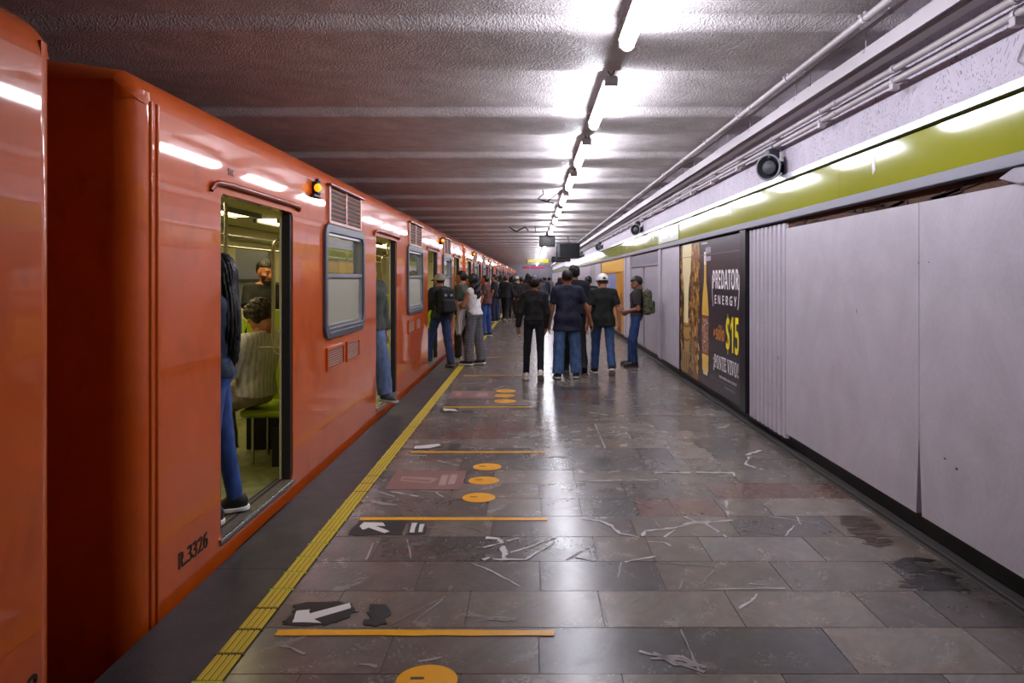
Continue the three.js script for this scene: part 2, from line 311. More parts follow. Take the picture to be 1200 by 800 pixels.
  arrowAt('worn white arrow on a ragged black sticker by the first yellow strip', px(300, 680, 3.158, [[135, 92], [185, 84], [300, 78], [362, 92], [372, 116], [330, 142], [265, 166], [108, 166], [100, 155], [140, 120]]), px(300, 680, 3.158, [[420, 93], [487, 88], [492, 130], [480, 166], [398, 170], [393, 148], [426, 140], [415, 118]]), px(300, 680, 3.158, [[152, 116], [136, 157], [240, 160], [214, 144], [352, 104], [346, 86], [196, 126], [198, 110]]));
  arrowAt('short white arrow on a black sticker beside torn black and white scraps', px(400, 580, 4.286, [[90, 134], [340, 130], [300, 200], [30, 204]]), px(400, 580, 4.286, [[345, 136], [430, 136], [420, 196], [325, 200]]), px(400, 580, 4.286, [[92, 160], [110, 138], [210, 140], [220, 156], [170, 158], [240, 184], [215, 194], [140, 164], [108, 176]]), [px(400, 580, 4.286, [[352, 142], [382, 142], [366, 190], [340, 190]]), px(400, 580, 4.286, [[395, 148], [418, 146], [406, 188], [385, 188]])]);
  arrowAt('white arrow on a black sticker beyond the three yellow discs', px(430, 500, 5.4545, [[300, 118], [480, 106], [490, 128], [400, 142], [290, 146]]), px(430, 500, 5.4545, [[525, 112], [598, 108], [585, 146], [510, 146]]), px(430, 500, 5.4545, [[308, 124], [460, 110], [470, 120], [400, 138], [300, 142]]));
  arrowAt('small white arrow scrap near the second trio of discs', px(500, 430, 7.275, [[110, 350], [270, 352], [280, 380], [120, 388]]), px(500, 430, 7.275, [[300, 372], [400, 372], [390, 386], [300, 386]]), px(500, 430, 7.275, [[140, 355], [240, 360], [268, 380], [190, 372], [150, 374]]));
  const discs = [[500, 797.5, .12, 'cut by the near joint, alone beside the first yellow strip'], [561, 583, .118, 'first of the trio, beside the second yellow strip'], [567, 563, .118, 'middle of the trio beside the pink sticker'], [571, 547, .118, 'last of the trio before the third yellow strip'], [592, 470, .14, 'first of the second trio, beyond the third strip'], [591, 463.5, .14, 'middle of the second trio, beyond the third strip'], [593, 458, .14, 'last of the second trio, beyond the third strip']];
  for (const [x, y, r, what] of discs) {
    const [X, Z] = floorPt(x, y); const t = thing('floor_disc', `round yellow floor sticker, ${what}`, 'floor sticker', [X, 0, -Z], 'round yellow floor stickers');
    const g = new THREE.CylinderGeometry(r, r, .0022, 40); g.translate(0, .0016, 0); mesh('disc', g, M.disc, t);
    const b = rng(-r * .55, -r * .1, 0, .0006, r * .05, r * .2); b.translate(0, .0027, 0); mesh('printed_text', b, M.stickBlack, t);
    const o = new THREE.CylinderGeometry(r * .28, r * .28, .0005, 20); o.translate(r * .4, .0028, 0); mesh('printed_emblem', o, M.barYellow, t);
  }
  for (const [P, what, detail] of [[px(430, 500, 5.4545, [[190, 282], [640, 280], [600, 402], [112, 402]]), 'faded pink priority sticker with pale symbols beside the three yellow discs', 1], [px(500, 430, 7.275, [[225, 205], [590, 205], [575, 268], [180, 268]]), 'faded pink priority sticker beside the second trio of discs', 0]]) {
    const t = thing('priority_sticker', what, 'floor sticker'); sticker('backing', P, M.pink, t);
    if (detail) { [[[225, 318], [440, 330], [430, 342], [220, 330]], [[215, 340], [400, 358], [395, 364], [212, 346]], [[225, 318], [240, 320], [228, 346], [212, 344]], [[430, 330], [455, 332], [410, 362], [392, 358]], [[480, 312], [520, 310], [500, 375], [455, 378]], [[540, 306], [578, 308], [560, 368], [515, 370]]].forEach(q => sticker('printed_symbol', px(430, 500, 5.4545, q), M.pinkLight, t, .0012, .0014)); }
    else [[[250, 220], [300, 218], [290, 250], [245, 248]], [[440, 220], [520, 220], [520, 250], [420, 252]]].forEach(q => sticker('printed_symbol', px(500, 430, 7.275, q), M.pinkLight, t, .0012, .0014));
  }
}

// ---------------------------------------------------------------- right wall
{
  const w = new THREE.Group(); w.name = 'wall_right'; scene.add(w); struct(w, 'right hand platform wall of white panels under a lime green band', 'wall');
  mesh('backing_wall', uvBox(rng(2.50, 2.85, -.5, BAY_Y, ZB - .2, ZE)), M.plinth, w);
  mesh('upper_wall', uvBox(rng(2.36, 2.52, 2.5, BAY_Y, ZB, ZE)), M.plaster, w);
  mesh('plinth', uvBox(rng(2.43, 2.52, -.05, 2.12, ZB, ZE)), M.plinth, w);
  mesh('floor_trim', join([rng(2.29, 2.315, -.02, .008, ZB, ZE, .003), rng(2.325, 2.34, -.04, .014, ZB, ZE, .003)]), M.floorTrim, w);
  mesh('band_rail', rng(2.285, 2.44, 2.10, 2.166, ZB, ZE, .006), M.darkAlu, w);
  mesh('band_ledge', join([rng(2.295, 2.44, 2.463, 2.515, ZB, ZE, .004)]), M.aluminium, w);
  for (let z = 3.36 - 2.4 * 4, i = 0; z < ZE - 2.5; z += 2.4, i++) mesh('green_panel', rng(2.31, 2.42, 2.166, 2.447, z + .0015, z + 2.3985, .002), M.green, w);
  for (const [Z, h] of [[5.2, 2.33], [8.9, 2.36], [9.6, 2.4], [14.6, 2.35], [17.4, 2.35], [18.6, 2.33]]) { const g = new THREE.ExtrudeGeometry(poly([[0, 0], [.04, .03], [.03, .09], [.05, .12], [.01, .13], [-.01, .06]]), { depth: .0015, bevelEnabled: false }); g.rotateY(-Math.PI / 2); g.translate(2.3095, h - .06, -Z); mesh('reflection_scrap', g, M.stickWhite, w); }  // whitish patches: stuck scraps and reflections on the green band, painted as one
  // white panels; the near pair gapes at the joint
  const panel = (Z0, Z1, y0, y1, m = M.panel, x = XW, cut0 = 0, cut1 = 0) => {
    const s = poly([[Z0 + .003 + cut0, y0], [Z1 - .003 - cut1, y0], ...(cut1 ? [[Z1 - .003, y0 + .46]] : []), [Z1 - .003, y1], [Z0 + .003, y1], ...(cut0 ? [[Z0 + .003, y0 + .46]] : [])]);
    return mesh('white_panel', uvBox(sideExtrude(s, x, x + .03)), m, w);
  };
  panel(-2.6, -.2, .15, 2.025); panel(-.2, 2.21, .15, 2.025); panel(2.21, 4.62, .15, 2.025, M.panel, XW, 0, .034); panel(4.62, 7.04, .15, 2.025, M.panel, XW, .03, 0);
  panel(ZB, -2.6, .15, 2.1);
  mesh('torn_batten', uvBox(rng(2.355, 2.43, 1.98, 2.10, 1.9, 7.04)), M.wood, w);
  for (let i = 0; i < 26; i++) { const z = rr(2.6, 7), g = boxG(0, 0, 0, .03, rr(.01, .04), rr(.06, .4)); g.rotateX(rr(-.12, .12)); g.translate(2.36, rr(2.03, 2.09), -z); mesh('splinter', g, M.wood, w); }
  { const g = new THREE.PlaneGeometry(.2, .07, 10, 5), p = g.attributes.position; for (let i = 0; i < p.count; i++) p.setZ(i, .03 * noise3(p.getX(i) * 14, p.getY(i) * 16, 3)); const e = new THREE.ExtrudeGeometry(poly([[3.45, 2.035], [3.62, 2.02], [3.78, 2.06], [3.66, 2.095], [3.52, 2.085]]), { depth: .02, bevelEnabled: true, bevelSize: .01, bevelThickness: .015, bevelSegments: 2 }); e.rotateY(Math.PI / 2); e.translate(2.315, 0, 0); mesh('torn_flap', e, M.panelGrey, w); }
  for (const [Z, h, a, b] of [[4.62, 1.66, .012, .006], [4.5, 1.66, .008, .008], [5.5, 1.32, .008, .03], [4.2, .52, .02, .012], [4.32, .55, .02, .008], [7.25, .8, .015, .03]]) mesh('chip', rng(XW - .001, XW + .005, h, h + b, Z, Z + a), M.black, w);
  // corrugated panel
  { const pts = []; const n = 9; for (let i = 0; i < n; i++) { const z = 7.05 + i * (1.21 / n), d = 1.21 / n; pts.push([z, 0], [z + d * .18, .03], [z + d * .62, .03], [z + d * .8, 0]); } pts.push([8.26, 0]);
    const sh = new THREE.Shape(); pts.forEach(([z, d], i) => i ? sh.lineTo(z, d) : sh.moveTo(z, d)); for (const [z, d] of pts.slice().reverse()) sh.lineTo(z, d - .006); sh.closePath();
    const g = new THREE.ExtrudeGeometry(sh, { depth: 1.98, bevelEnabled: false });   // (Z, depth) -> world (XW-d, y, -Z)
    const p = g.attributes.position; for (let i = 0; i < p.count; i++) { const z = p.getX(i), d = p.getY(i), y = p.getZ(i); p.setXYZ(i, XW + .03 - d, .10 + y, -z); }
    g.computeVertexNormals(); const m = mesh('corrugated_panel', uvBox(g), M.panel, w); m.material = M.panel; }
  panel(12.06, 13.72, .137, 2.1); 
  for (const [a, b, x] of [[13.74, 13.86, 2.30], [13.98, 14.1, 2.32], [18.0, 18.15, 2.30], [18.9, 19.0, 2.30]]) mesh('post', rng(x, 2.42, .12, 2.1, a, b, .008), M.panel, w);
  panel(18.15, 18.9, .14, 2.1); panel(19.0, 19.45, .14, 2.1);
  for (let z = 25.7, i = 0; z < ZE - 3; z += 2.42, i++) panel(z, z + 2.42, .14, 2.1, i % 4 === 1 ? M.panelGrey : M.panel);
  const d = new THREE.Group(); d.name = 'door_1'; scene.add(d); struct(d, 'grey service door set in the right wall behind the leaning man', 'door');
  mesh('door_leaf', rng(2.35, 2.40, .14, 1.82, 14.12, 17.98, .004), M.panelGrey, d); mesh('transom', rng(2.34, 2.40, 1.84, 2.09, 14.12, 17.98, .004), M.darkAlu, d); mesh('door_frame', join([rng(2.325, 2.42, 1.815, 1.845, 14.1, 18, .003), rng(2.325, 2.42, .14, 1.82, 16.0, 16.05, .003)]), M.aluminium, d);
}

// ---------------------------------------------------------------- services along the wall and ceiling
{
  const run = (name, label, x, y, r, clips, clipEvery, clipStart, mt = M.conduit) => {
    const t = thing(name, label, 'conduit', [x, y, 0]);
    mesh('pipe', rod([0, 0, -ZB], [0, 0, -ZE], r, 14), mt, t);
    const cg = join([new THREE.CylinderGeometry(r * 1.35, r * 1.35, .028, 14).rotateX(Math.PI / 2), ...clips]);
    for (let z = clipStart; z < 40; z += clipEvery) mesh('clip', cg, M.tray, t).position.z = -z;
    for (let z = clipStart + .45; z < 40; z += clipEvery * 2.2) mesh('coupling', new THREE.CylinderGeometry(r * 1.2, r * 1.2, .07, 14).rotateX(Math.PI / 2), mt, t).position.z = -z;
    return t;
  };
  run('ceiling_conduit', 'thick grey conduit clipped under the ceiling beams, left of its thin twin', 1.955, 3.092, .022, [boxG(0, .02, 0, .016, .04, .03), boxG(-.028, .012, 0, .02, .012, .03)], 1.36, 4.5 - 1.36 * 3);
  run('thin_ceiling_conduit', 'thin grey conduit under the ceiling between the thick conduit and the cable tray', 2.06, 3.10, .012, [boxG(0, .012, 0, .01, .03, .02), boxG(.016, .004, 0, .02, .01, .02)], 1.36, 4.42 - 1.36 * 3);
  run('wall_pipe', 'upper of the two grey pipes on wall brackets below the cable tray', 2.268, 2.878, .021, [boxG(.045, 0, 0, .09, .022, .02)], 1.21, 3.59 - 1.21 * 3);
  run('lower_wall_pipe', 'lower of the two grey pipes on wall brackets above the white plaster', 2.268, 2.802, .021, [boxG(.045, 0, 0, .09, .022, .02), boxG(.0, -.035, 0, .05, .045, .05, .006)], 1.21, 3.59 - 1.21 * 3);
  const t = thing('cable_tray', 'long pale metal cable tray under the ceiling above the wall pipes', 'cable tray', [0, 0, 0]);
  mesh('tray_side', rng(2.100, 2.108, 2.932, 3.018, ZB, ZE), M.tray, t);
  mesh('tray_bottom', rng(2.108, 2.165, 2.952, 2.958, ZB, ZE), M.tray, t);
  mesh('tray_lip', rng(2.160, 2.236, 2.930, 2.938, ZB, ZE, .002), M.tray, t);
  mesh('tray_back', rng(2.230, 2.238, 2.938, 3.0, ZB, ZE), M.tray, t);
  for (let z = 1.0; z < 40; z += 1.285) mesh('hanger', join([rod([2.115, 2.995, 0], [2.115, BEAM_Y + .06, 0], .005, 6), rod([2.225, 2.995, 0], [2.225, BEAM_Y + .06, 0], .005, 6), boxG(2.104, 3.003, 0, .014, .02, .03)]), M.conduit, t).position.z = -z;
  // thin drop cable by the near bracket
  tag(mesh('drop_cable', tube([[2.262, 2.79, -3.6], [2.35, 2.74, -3.63], [2.352, 2.62, -3.72], [2.352, 2.55, -3.6], [2.35, 2.52, -3.66]], .004, 30, 6), M.conduit), 'thin grey cable drooping from the wall pipes down the plaster', 'cable');

  // loudspeakers
  [[7.18, 'nearest the corrugated panel, above the lime band'], [16.3, 'above the service door beyond the black poster'], [25.4, 'far down the wall above the orange poster'], [34.5, 'far down the wall past the hanging screens']].forEach(([Z, where], i) => {
    const s = thing('loudspeaker', `dark grey round loudspeaker ${where}`, 'loudspeaker', [2.24, 2.60, -Z], 'wall loudspeakers');
    const lathe = (pts) => new THREE.LatheGeometry(pts.map(([r, y]) => new THREE.Vector2(r, y)), 28);
    const aim = (g) => g.rotateX(Math.PI / 2).rotateY(-.75);      // faces the platform and the viewer
    mesh('horn', aim(lathe([[0, -.10], [.06, -.10], [.075, -.06], [.085, .0], [.118, .05], [.122, .062], [.112, .062], [.09, .03], [.05, .0], [0, .0]])), M.speaker, s);
    mesh('rim', aim(new THREE.TorusGeometry(.116, .0095, 8, 32).rotateX(Math.PI / 2).translate(0, .062, 0)), M.speakerRing, s);
    mesh('driver_cap', aim(lathe([[0, .012], [.06, .02], [.075, .035], [.06, .052], [0, .058]])), M.speaker, s);
    mesh('junction_box', boxG(.01, .125, .0, .11, .1, .12, .02), M.speaker, s);
    mesh('bracket', join([boxG(.07, .05, 0, .09, .02, .05), boxG(.112, .02, 0, .012, .16, .09), boxG(.02, .19, 0, .04, .06, .04, .006)]), M.rubberGrey, s);
  });
}

// ---------------------------------------------------------------- luminaires: one in every bay
{
  const LX = .60, LY = EYE + 1.45, LEN = 1.62, z0 = 5.79;
  const hs = new THREE.Shape(); hs.moveTo(-.055, .045); hs.lineTo(-.045, .075); hs.lineTo(.045, .075); hs.lineTo(.055, .045); hs.lineTo(.04, .03); hs.lineTo(-.04, .03); hs.closePath();
  const housing = new THREE.ExtrudeGeometry(hs, { depth: LEN, bevelEnabled: false }); housing.translate(0, 0, -LEN);
  const ds = new THREE.Shape(); ds.moveTo(-.04, .03); ds.absarc(0, .018, .042, Math.PI * .95, Math.PI * 2.05, false); ds.lineTo(.04, .03); ds.closePath();
  const diff = new THREE.ExtrudeGeometry(ds, { depth: LEN - .03, bevelEnabled: false, curveSegments: 14 }); diff.translate(0, 0, -LEN + .015);
  const cap = new RoundedBoxGeometry(.1, .075, .02, 2, .008); cap.translate(0, .035, 0);
  const loopG = (s) => tube([[0, .075, 0], [-.03 * s, .12, -.01], [-.04 * s, .16, -.03], [.0, BAY_Y - LY, -.05], [.03 * s, .14, -.04], [.02, .075, -.08]], .005, 24, 6);
  const where = (k, Z) => k < 0 ? 'overhead behind the viewer' : k === 0 ? 'hanging in the bay after the first beam in view' : k === 1 ? 'hanging second along the ceiling, by its looped cable' : k < 8 ? 'in the row ahead of the hanging screens' : 'in the row past the hanging screens';
  for (let k = -1; z0 + k * PERIOD + LEN < ZE - .5; k++) {
    const Z = z0 + k * PERIOD;
    const kk = k + 1;
    const l = thing('tube_light', `glowing white tube light ${where(kk, Z)}`, 'light', [LX, LY, -Z], 'tube lights in a row along the ceiling');
    mesh('housing', housing, M.housing, l); mesh('diffuser', diff, M.lampGlow, l);
    const c1 = mesh('end_cap', cap, M.housing, l); const c2 = mesh('end_cap', cap, M.housing, l); c2.position.z = -LEN;
    mesh('power_cable', loopG(k % 2 ? 1 : -1), M.cable, l);
    mesh('suspension', join([rod([0, .07, -.3], [0, BAY_Y - LY, -.3], .004, 6), rod([0, .07, -LEN + .3], [0, BAY_Y - LY, -LEN + .3], .004, 6)]), M.housing, l);
    const a = new THREE.RectAreaLight(LAMP_COLOR, LAMP, .075, LEN - .06); a.position.set(LX, LY - .027, -Z - LEN / 2); a.rotation.x = -Math.PI / 2; scene.add(a);
    for (const s of [-1, 1]) { const e = new THREE.RectAreaLight(LAMP_COLOR, LAMP_SIDE, LEN - .06, .045); e.position.set(LX + s * .0475, LY + .014, -Z - LEN / 2); e.lookAt(LX + s * 2, LY + .30, -Z - LEN / 2); scene.add(e); }
  }
  // loose cables hanging below the ceiling
  tag(mesh('loose_cable', join([tube([[.2, BAY_Y + .005, -14.2], [.22, BEAM_Y - .005, -14.2], [.12, BEAM_Y - .10, -14.1], [.28, BEAM_Y - .16, -14.0], [.45, BEAM_Y - .04, -13.9]], .012, 30, 6), tube([[.2, BEAM_Y - .12, -14.1], [.4, BEAM_Y - .2, -14.0]], .01, 8, 6)]), M.cable), 'tangle of loose cable hanging from the ceiling beside the tube lights', 'cable');
  tag(mesh('loose_cable', join([tube([[-.75, BAY_Y, -23.2], [-.6, BEAM_Y - .07, -23.2], [-.45, BEAM_Y - .15, -23.1], [-.2, BEAM_Y - .02, -23.1], [-.1, BEAM_Y - .14, -23]], .02, 40, 6), tube([[.1, BEAM_Y, -23], [.12, BEAM_Y - .2, -23]], .015, 6, 6)]), M.cable), 'long dark loose cable sagging from the ceiling before the hanging screens', 'cable');
}

// ---------------------------------------------------------------- hanging screens and signs
{
  const monitor = (label, X, Y, Z, w, h, d) => {
    const t = thing('hanging_screen', label, 'screen', [X, Y, -Z], 'hanging screens');
    mesh('casing', boxG(0, 0, 0, w, h, d, .03), M.rubber, t); mesh('display', boxG(0, 0, d / 2 + .002, w * .9, h * .82, .006), M.screen, t);
    mesh('hanger_pole', rod([0, h / 2, 0], [0, BAY_Y - Y + .02, 0], .025, 10), M.rubber, t); mesh('mount_plate', boxG(0, h / 2 + .01, 0, w * .3, .03, d * .8), M.rubberGrey, t);
    return t;
  };
  monitor('small black hanging screen directly beneath the tube lights', .53, 2.84, 26.2, .54, .38, .2);
  const b = monitor('largest black hanging screen, nearest the right wall', 1.42, 2.64, 30, .93, .60, .18);
  mesh('speaker_box', boxG(-.36, 0, .1, .1, .52, .06, .01), M.rubberGrey, b); mesh('lower_box', boxG(-.2, -.36, 0, .6, .12, .16, .02), M.rubber, b);
  monitor('low black hanging screen behind the largest one', 1.2, 2.42, 34.5, .62, .26, .2);
  const y = thing('hanging_sign', 'yellow hanging sign across the platform beyond the screens', 'sign', [.36, 2.57, -45]);
  mesh('sign_panel', boxG(0, 0, 0, 1.25, .2, .06, .01), std(0xd8d020, .4), y); mesh('sign_stripe', boxG(-.1, -.02, .033, .8, .05, .004), M.stickWhite, y); mesh('end_cap', boxG(-.63, 0, 0, .05, .22, .08), M.black, y);
  mesh('hanger', join([rod([-.5, .1, 0], [-.5, BAY_Y - 2.55, 0], .012, 6), rod([.5, .1, 0], [.5, BAY_Y - 2.55, 0], .012, 6)]), M.conduit, y);
  const p = thing('exit_sign', 'magenta and red sign hanging far down the platform', 'sign', [.42, 2.35, -56]);
  mesh('sign_panel', boxG(0, 0, 0, 1.1, .17, .06, .01), std(0xb0306a, .4), p); mesh('red_panel', boxG(-.85, -.02, 0, .5, .17, .06, .01), std(0xb02028, .4), p); mesh('hanger', rod([0, .08, 0], [0, BAY_Y - 2.33, 0], .012, 6), M.conduit, p);
}

// ---------------------------------------------------------------- posters
{
  const canv = (w, h) => { const c = document.createElement('canvas'); c.width = w; c.height = h; return [c, c.getContext('2d')]; };
  const tex = (c) => { const t = new THREE.CanvasTexture(c); t.colorSpace = THREE.SRGBColorSpace; t.anisotropy = 8; return t; };
  const W = 1424, H = 776, [c, x] = canv(W, H);            // 3.56 x 1.94 m, 400 px per metre
  const U = (u) => u * W, V = (h) => (2.077 - h) * 400;
  x.fillStyle = '#2a2630'; x.fillRect(0, 0, W, H);
  // spotted hide and gold claw on the left
  x.fillStyle = '#1c120e'; x.fillRect(0, 0, U(.40), H);
  x.fillStyle = '#8a5a22'; x.fillRect(U(.24), 0, U(.12), H);
  for (let i = 0; i < 420; i++) { const a = rnd() * U(.38), b = rnd() * H, r = 5 + 14 * rnd(); x.fillStyle = ['#8a6a30', '#b08a40', '#5a3a1c', '#c8a050', '#2a1a10'][i % 5]; x.beginPath(); x.ellipse(a, b, r, r * 1.7, rnd() * 3, 0, 7); x.fill(); }
  const gold = (l, d) => { const g = x.createLinearGradient(l, 0, d, 0); g.addColorStop(0, '#7a5a18'); g.addColorStop(.3, '#e0c070'); g.addColorStop(.6, '#f0dca0'); g.addColorStop(1, '#9a7020'); return g; };
  x.fillStyle = '#e6d8a8'; x.beginPath(); x.moveTo(U(.05), 0); x.lineTo(U(.24), 0); x.lineTo(U(.22), 170); x.quadraticCurveTo(U(.16), 260, U(.17), 480); x.lineTo(U(.08), 480); x.quadraticCurveTo(U(.10), 260, U(.05), 170); x.fill();
  x.fillStyle = '#b08838'; x.beginPath(); x.moveTo(U(.06), 470); x.lineTo(U(.2), 470); x.lineTo(U(.19), 640); x.lineTo(U(.1), 670); x.fill();
  x.strokeStyle = '#5a2a18'; x.lineWidth = 10; for (const y of [478, 560, 640]) { x.beginPath(); x.moveTo(U(.06), y); x.quadraticCurveTo(U(.13), y + 30, U(.2), y); x.stroke(); }
  x.fillStyle = '#9a7a38'; x.beginPath(); x.moveTo(U(.03), 640); x.lineTo(U(.22), 640); x.lineTo(U(.16), 770); x.lineTo(U(.02), 776); x.fill();
  x.strokeStyle = '#3a2414'; x.lineWidth = 14; for (let i = 0; i < 4; i++) { x.beginPath(); x.moveTo(U(.05 + i * .045), 650); x.lineTo(U(.03 + i * .05), 776); x.stroke(); }
  // bottle
  x.fillStyle = '#d8b04a'; x.beginPath(); x.moveTo(U(.468), 110); x.lineTo(U(.498), 110); x.lineTo(U(.502), 220); x.quadraticCurveTo(U(.54), 330, U(.54), 400); x.lineTo(U(.54), 640); x.lineTo(U(.43), 640); x.lineTo(U(.43), 400); x.quadraticCurveTo(U(.43), 330, U(.464), 220); x.fill();
  x.fillStyle = '#f2ecd8'; x.fillRect(U(.466), 60, U(.034), 70);
  x.fillStyle = '#8a5a40'; x.fillRect(U(.43), 410, U(.11), 190);
  for (let i = 0; i < 160; i++) { x.fillStyle = ['#c8a890', '#6a3a2a', '#e0d0c0'][i % 3]; x.fillRect(U(.435) + rnd() * U(.095), 420 + rnd() * 170, 10, 6); }
  x.fillStyle = '#7a1f14'; x.fillRect(U(.43), 402, U(.11), 9); x.fillRect(U(.43), 602, U(.11), 9);
  x.fillStyle = '#e6c050'; x.fillRect(U(.435), 612, U(.1), 90); x.fillStyle = '#d8d4cc'; x.fillRect(U(.45), 702, U(.07), 18);
  const text = (s, u0, u1, h0, h1, col, font = 'bold 100px sans-serif', up = .73) => { x.save(); x.font = font; x.textAlign = 'left'; x.textBaseline = 'alphabetic'; const m = x.measureText(s).width; x.translate(U(u0), V(h0)); x.scale((U(u1) - U(u0)) / m, (h1 - h0) * 400 / (100 * up)); x.fillStyle = col; x.fillText(s, 0, 0); x.restore(); };
  text('PREDATOR', .60, .955, 1.44, 1.68, '#f2f0f4');
  x.strokeStyle = '#f2f0f4'; x.lineWidth = 9; x.lineCap = 'round';
  for (const [a, b] of [[.598, .612], [.958, .944]]) { x.beginPath(); x.moveTo(U(a), V(1.6)); x.quadraticCurveTo(U(a) + (a < .7 ? -8 : 8), V(1.35), U(b), V(1.22)); x.stroke(); }
  x.fillStyle = '#2a2630'; for (let i = 0; i < 8; i++) x.fillRect(U(.61 + i * .043), V(1.55), 12, 6);
  text('E N E R G Y', .63, .93, 1.25, 1.36, '#e8e6ea');
  text('a', .612, .645, .84, .95, '#d8781c'); text('sólo', .65, .775, .80, 1.0, '#e08a1c', 'bold 100px sans-serif', .8);
  text('$15', .79, .96, .70, 1.13, '#f4e21c'); x.strokeStyle = '#b8481c'; x.lineWidth = 3;
  text('¡PONTE VIVO!', .61, .955, .44, .61, '#f0eef2', 'bold 100px serif');
  x.fillStyle = '#b8b4bc'; for (let i = 0; i < 14; i++) x.fillRect(U(.70 + i * .0165), V(.37), 14 + 6 * rnd(), 13); x.fillStyle = '#7a7680'; x.fillRect(U(.56), V(.30), U(.36), 2); x.fillStyle = '#8a8690'; for (let i = 0; i < 11; i++) x.fillRect(U(.78 + i * .012), V(.265), 10 + 5 * rnd(), 8);   // fine print, too small to read
  text('NEW', .49, .575, 1.90, 1.985, '#d0c4e0'); x.fillStyle = '#c8bcd8'; for (let i = 0; i < 5; i++) x.fillRect(U(.482 + i * .019), V(1.86), 20, 24);
  x.fillStyle = '#d8d0c8'; x.fillRect(U(.42), V(2.05), U(.1), 7);
  const p = thing('wall_poster', 'black advertising poster for an energy drink in a black frame on the right wall', 'poster', [2.33, .137, 0]);
  const g = new THREE.BoxGeometry(3.56, 1.94, .01); g.rotateY(-Math.PI / 2); g.translate(.008, .97, -(8.49 + 1.78));
  mesh('print', g, std(0xffffff, .32, { map: tex(c) }), p).userData.label = 'printed sheet with white and yellow lettering and a gold bottle';
  mesh('frame_side', rng(-.03, .06, -.02, 1.96, 8.27, 8.49, .006), std(0x14141c, .4), p);
  mesh('frame_side', rng(-.01, .06, -.02, 1.96, 12.05, 12.075, .004), std(0x14141c, .4), p);
  mesh('seam_sheen', rng(-.0012, .004, 1.742, 1.750, 8.5, 12.04), std(0x77717c, .35), p);  // crease across the sheet, its sheen painted as a lighter grey strip

  const [c2, y] = canv(1024, 340);
  y.fillStyle = '#c58a1c'; y.fillRect(0, 0, 1024, 340); y.fillStyle = '#d8a838'; y.fillRect(0, 0, 1024, 60);
  y.fillStyle = '#7a86b8'; y.fillRect(120, 70, 620, 130); y.fillStyle = '#98a2c6'; y.fillRect(160, 90, 300, 70);
  y.fillStyle = '#a8803c'; y.fillRect(200, 190, 700, 150);
  for (let i = 0; i < 160; i++) { y.fillStyle = ['#8a5a18', '#c89a48', '#6a4a20', '#b0702a'][i % 4]; y.fillRect(740 * rnd() + 250, 150 + 190 * rnd(), 10 + 20 * rnd(), 10 + 40 * rnd()); }
  y.strokeStyle = '#8a5a14'; y.lineWidth = 8; y.strokeRect(60, 66, 860, 270);
  const q = thing('wall_poster', 'orange framed picture poster with a blue panel on the right wall', 'poster', [2.33, .14, 0]);
  const g2 = new THREE.BoxGeometry(6.15, 1.96, .012); g2.rotateY(-Math.PI / 2); g2.translate(.006, .98, -22.55);
  mesh('print', g2, std(0xffffff, .35, { map: tex(c2) }), q); mesh('frame_side', rng(-.02, .05, 0, 1.96, 25.63, 25.7, .004), M.darkAlu, q);
  // station plate on the lime band
  const [c3, z] = canv(512, 160);
  z.fillStyle = '#a9ad9a'; z.fillRect(0, 0, 512, 160); z.fillStyle = '#d9d9d4'; z.fillRect(30, 26, 70, 110); z.fillStyle = '#33332c'; z.fillRect(6, 10, 16, 140); z.fillStyle = '#e8e8e4'; for (let i = 0; i < 5; i++) z.fillRect(130 + i * 70, 36 + (i % 2) * 10, 44, 80 - (i % 3) * 12);
  const s = thing('station_plate', 'pale station name plate on the lime band above the white panel', 'sign', [2.302, 2.18, 0]);
  const g3 = new THREE.BoxGeometry(1.9, .25, .01); g3.rotateY(-Math.PI / 2); g3.translate(.003, .13, -13.0); mesh('plate', g3, std(0xffffff, .3, { map: tex(c3) }), s);
}

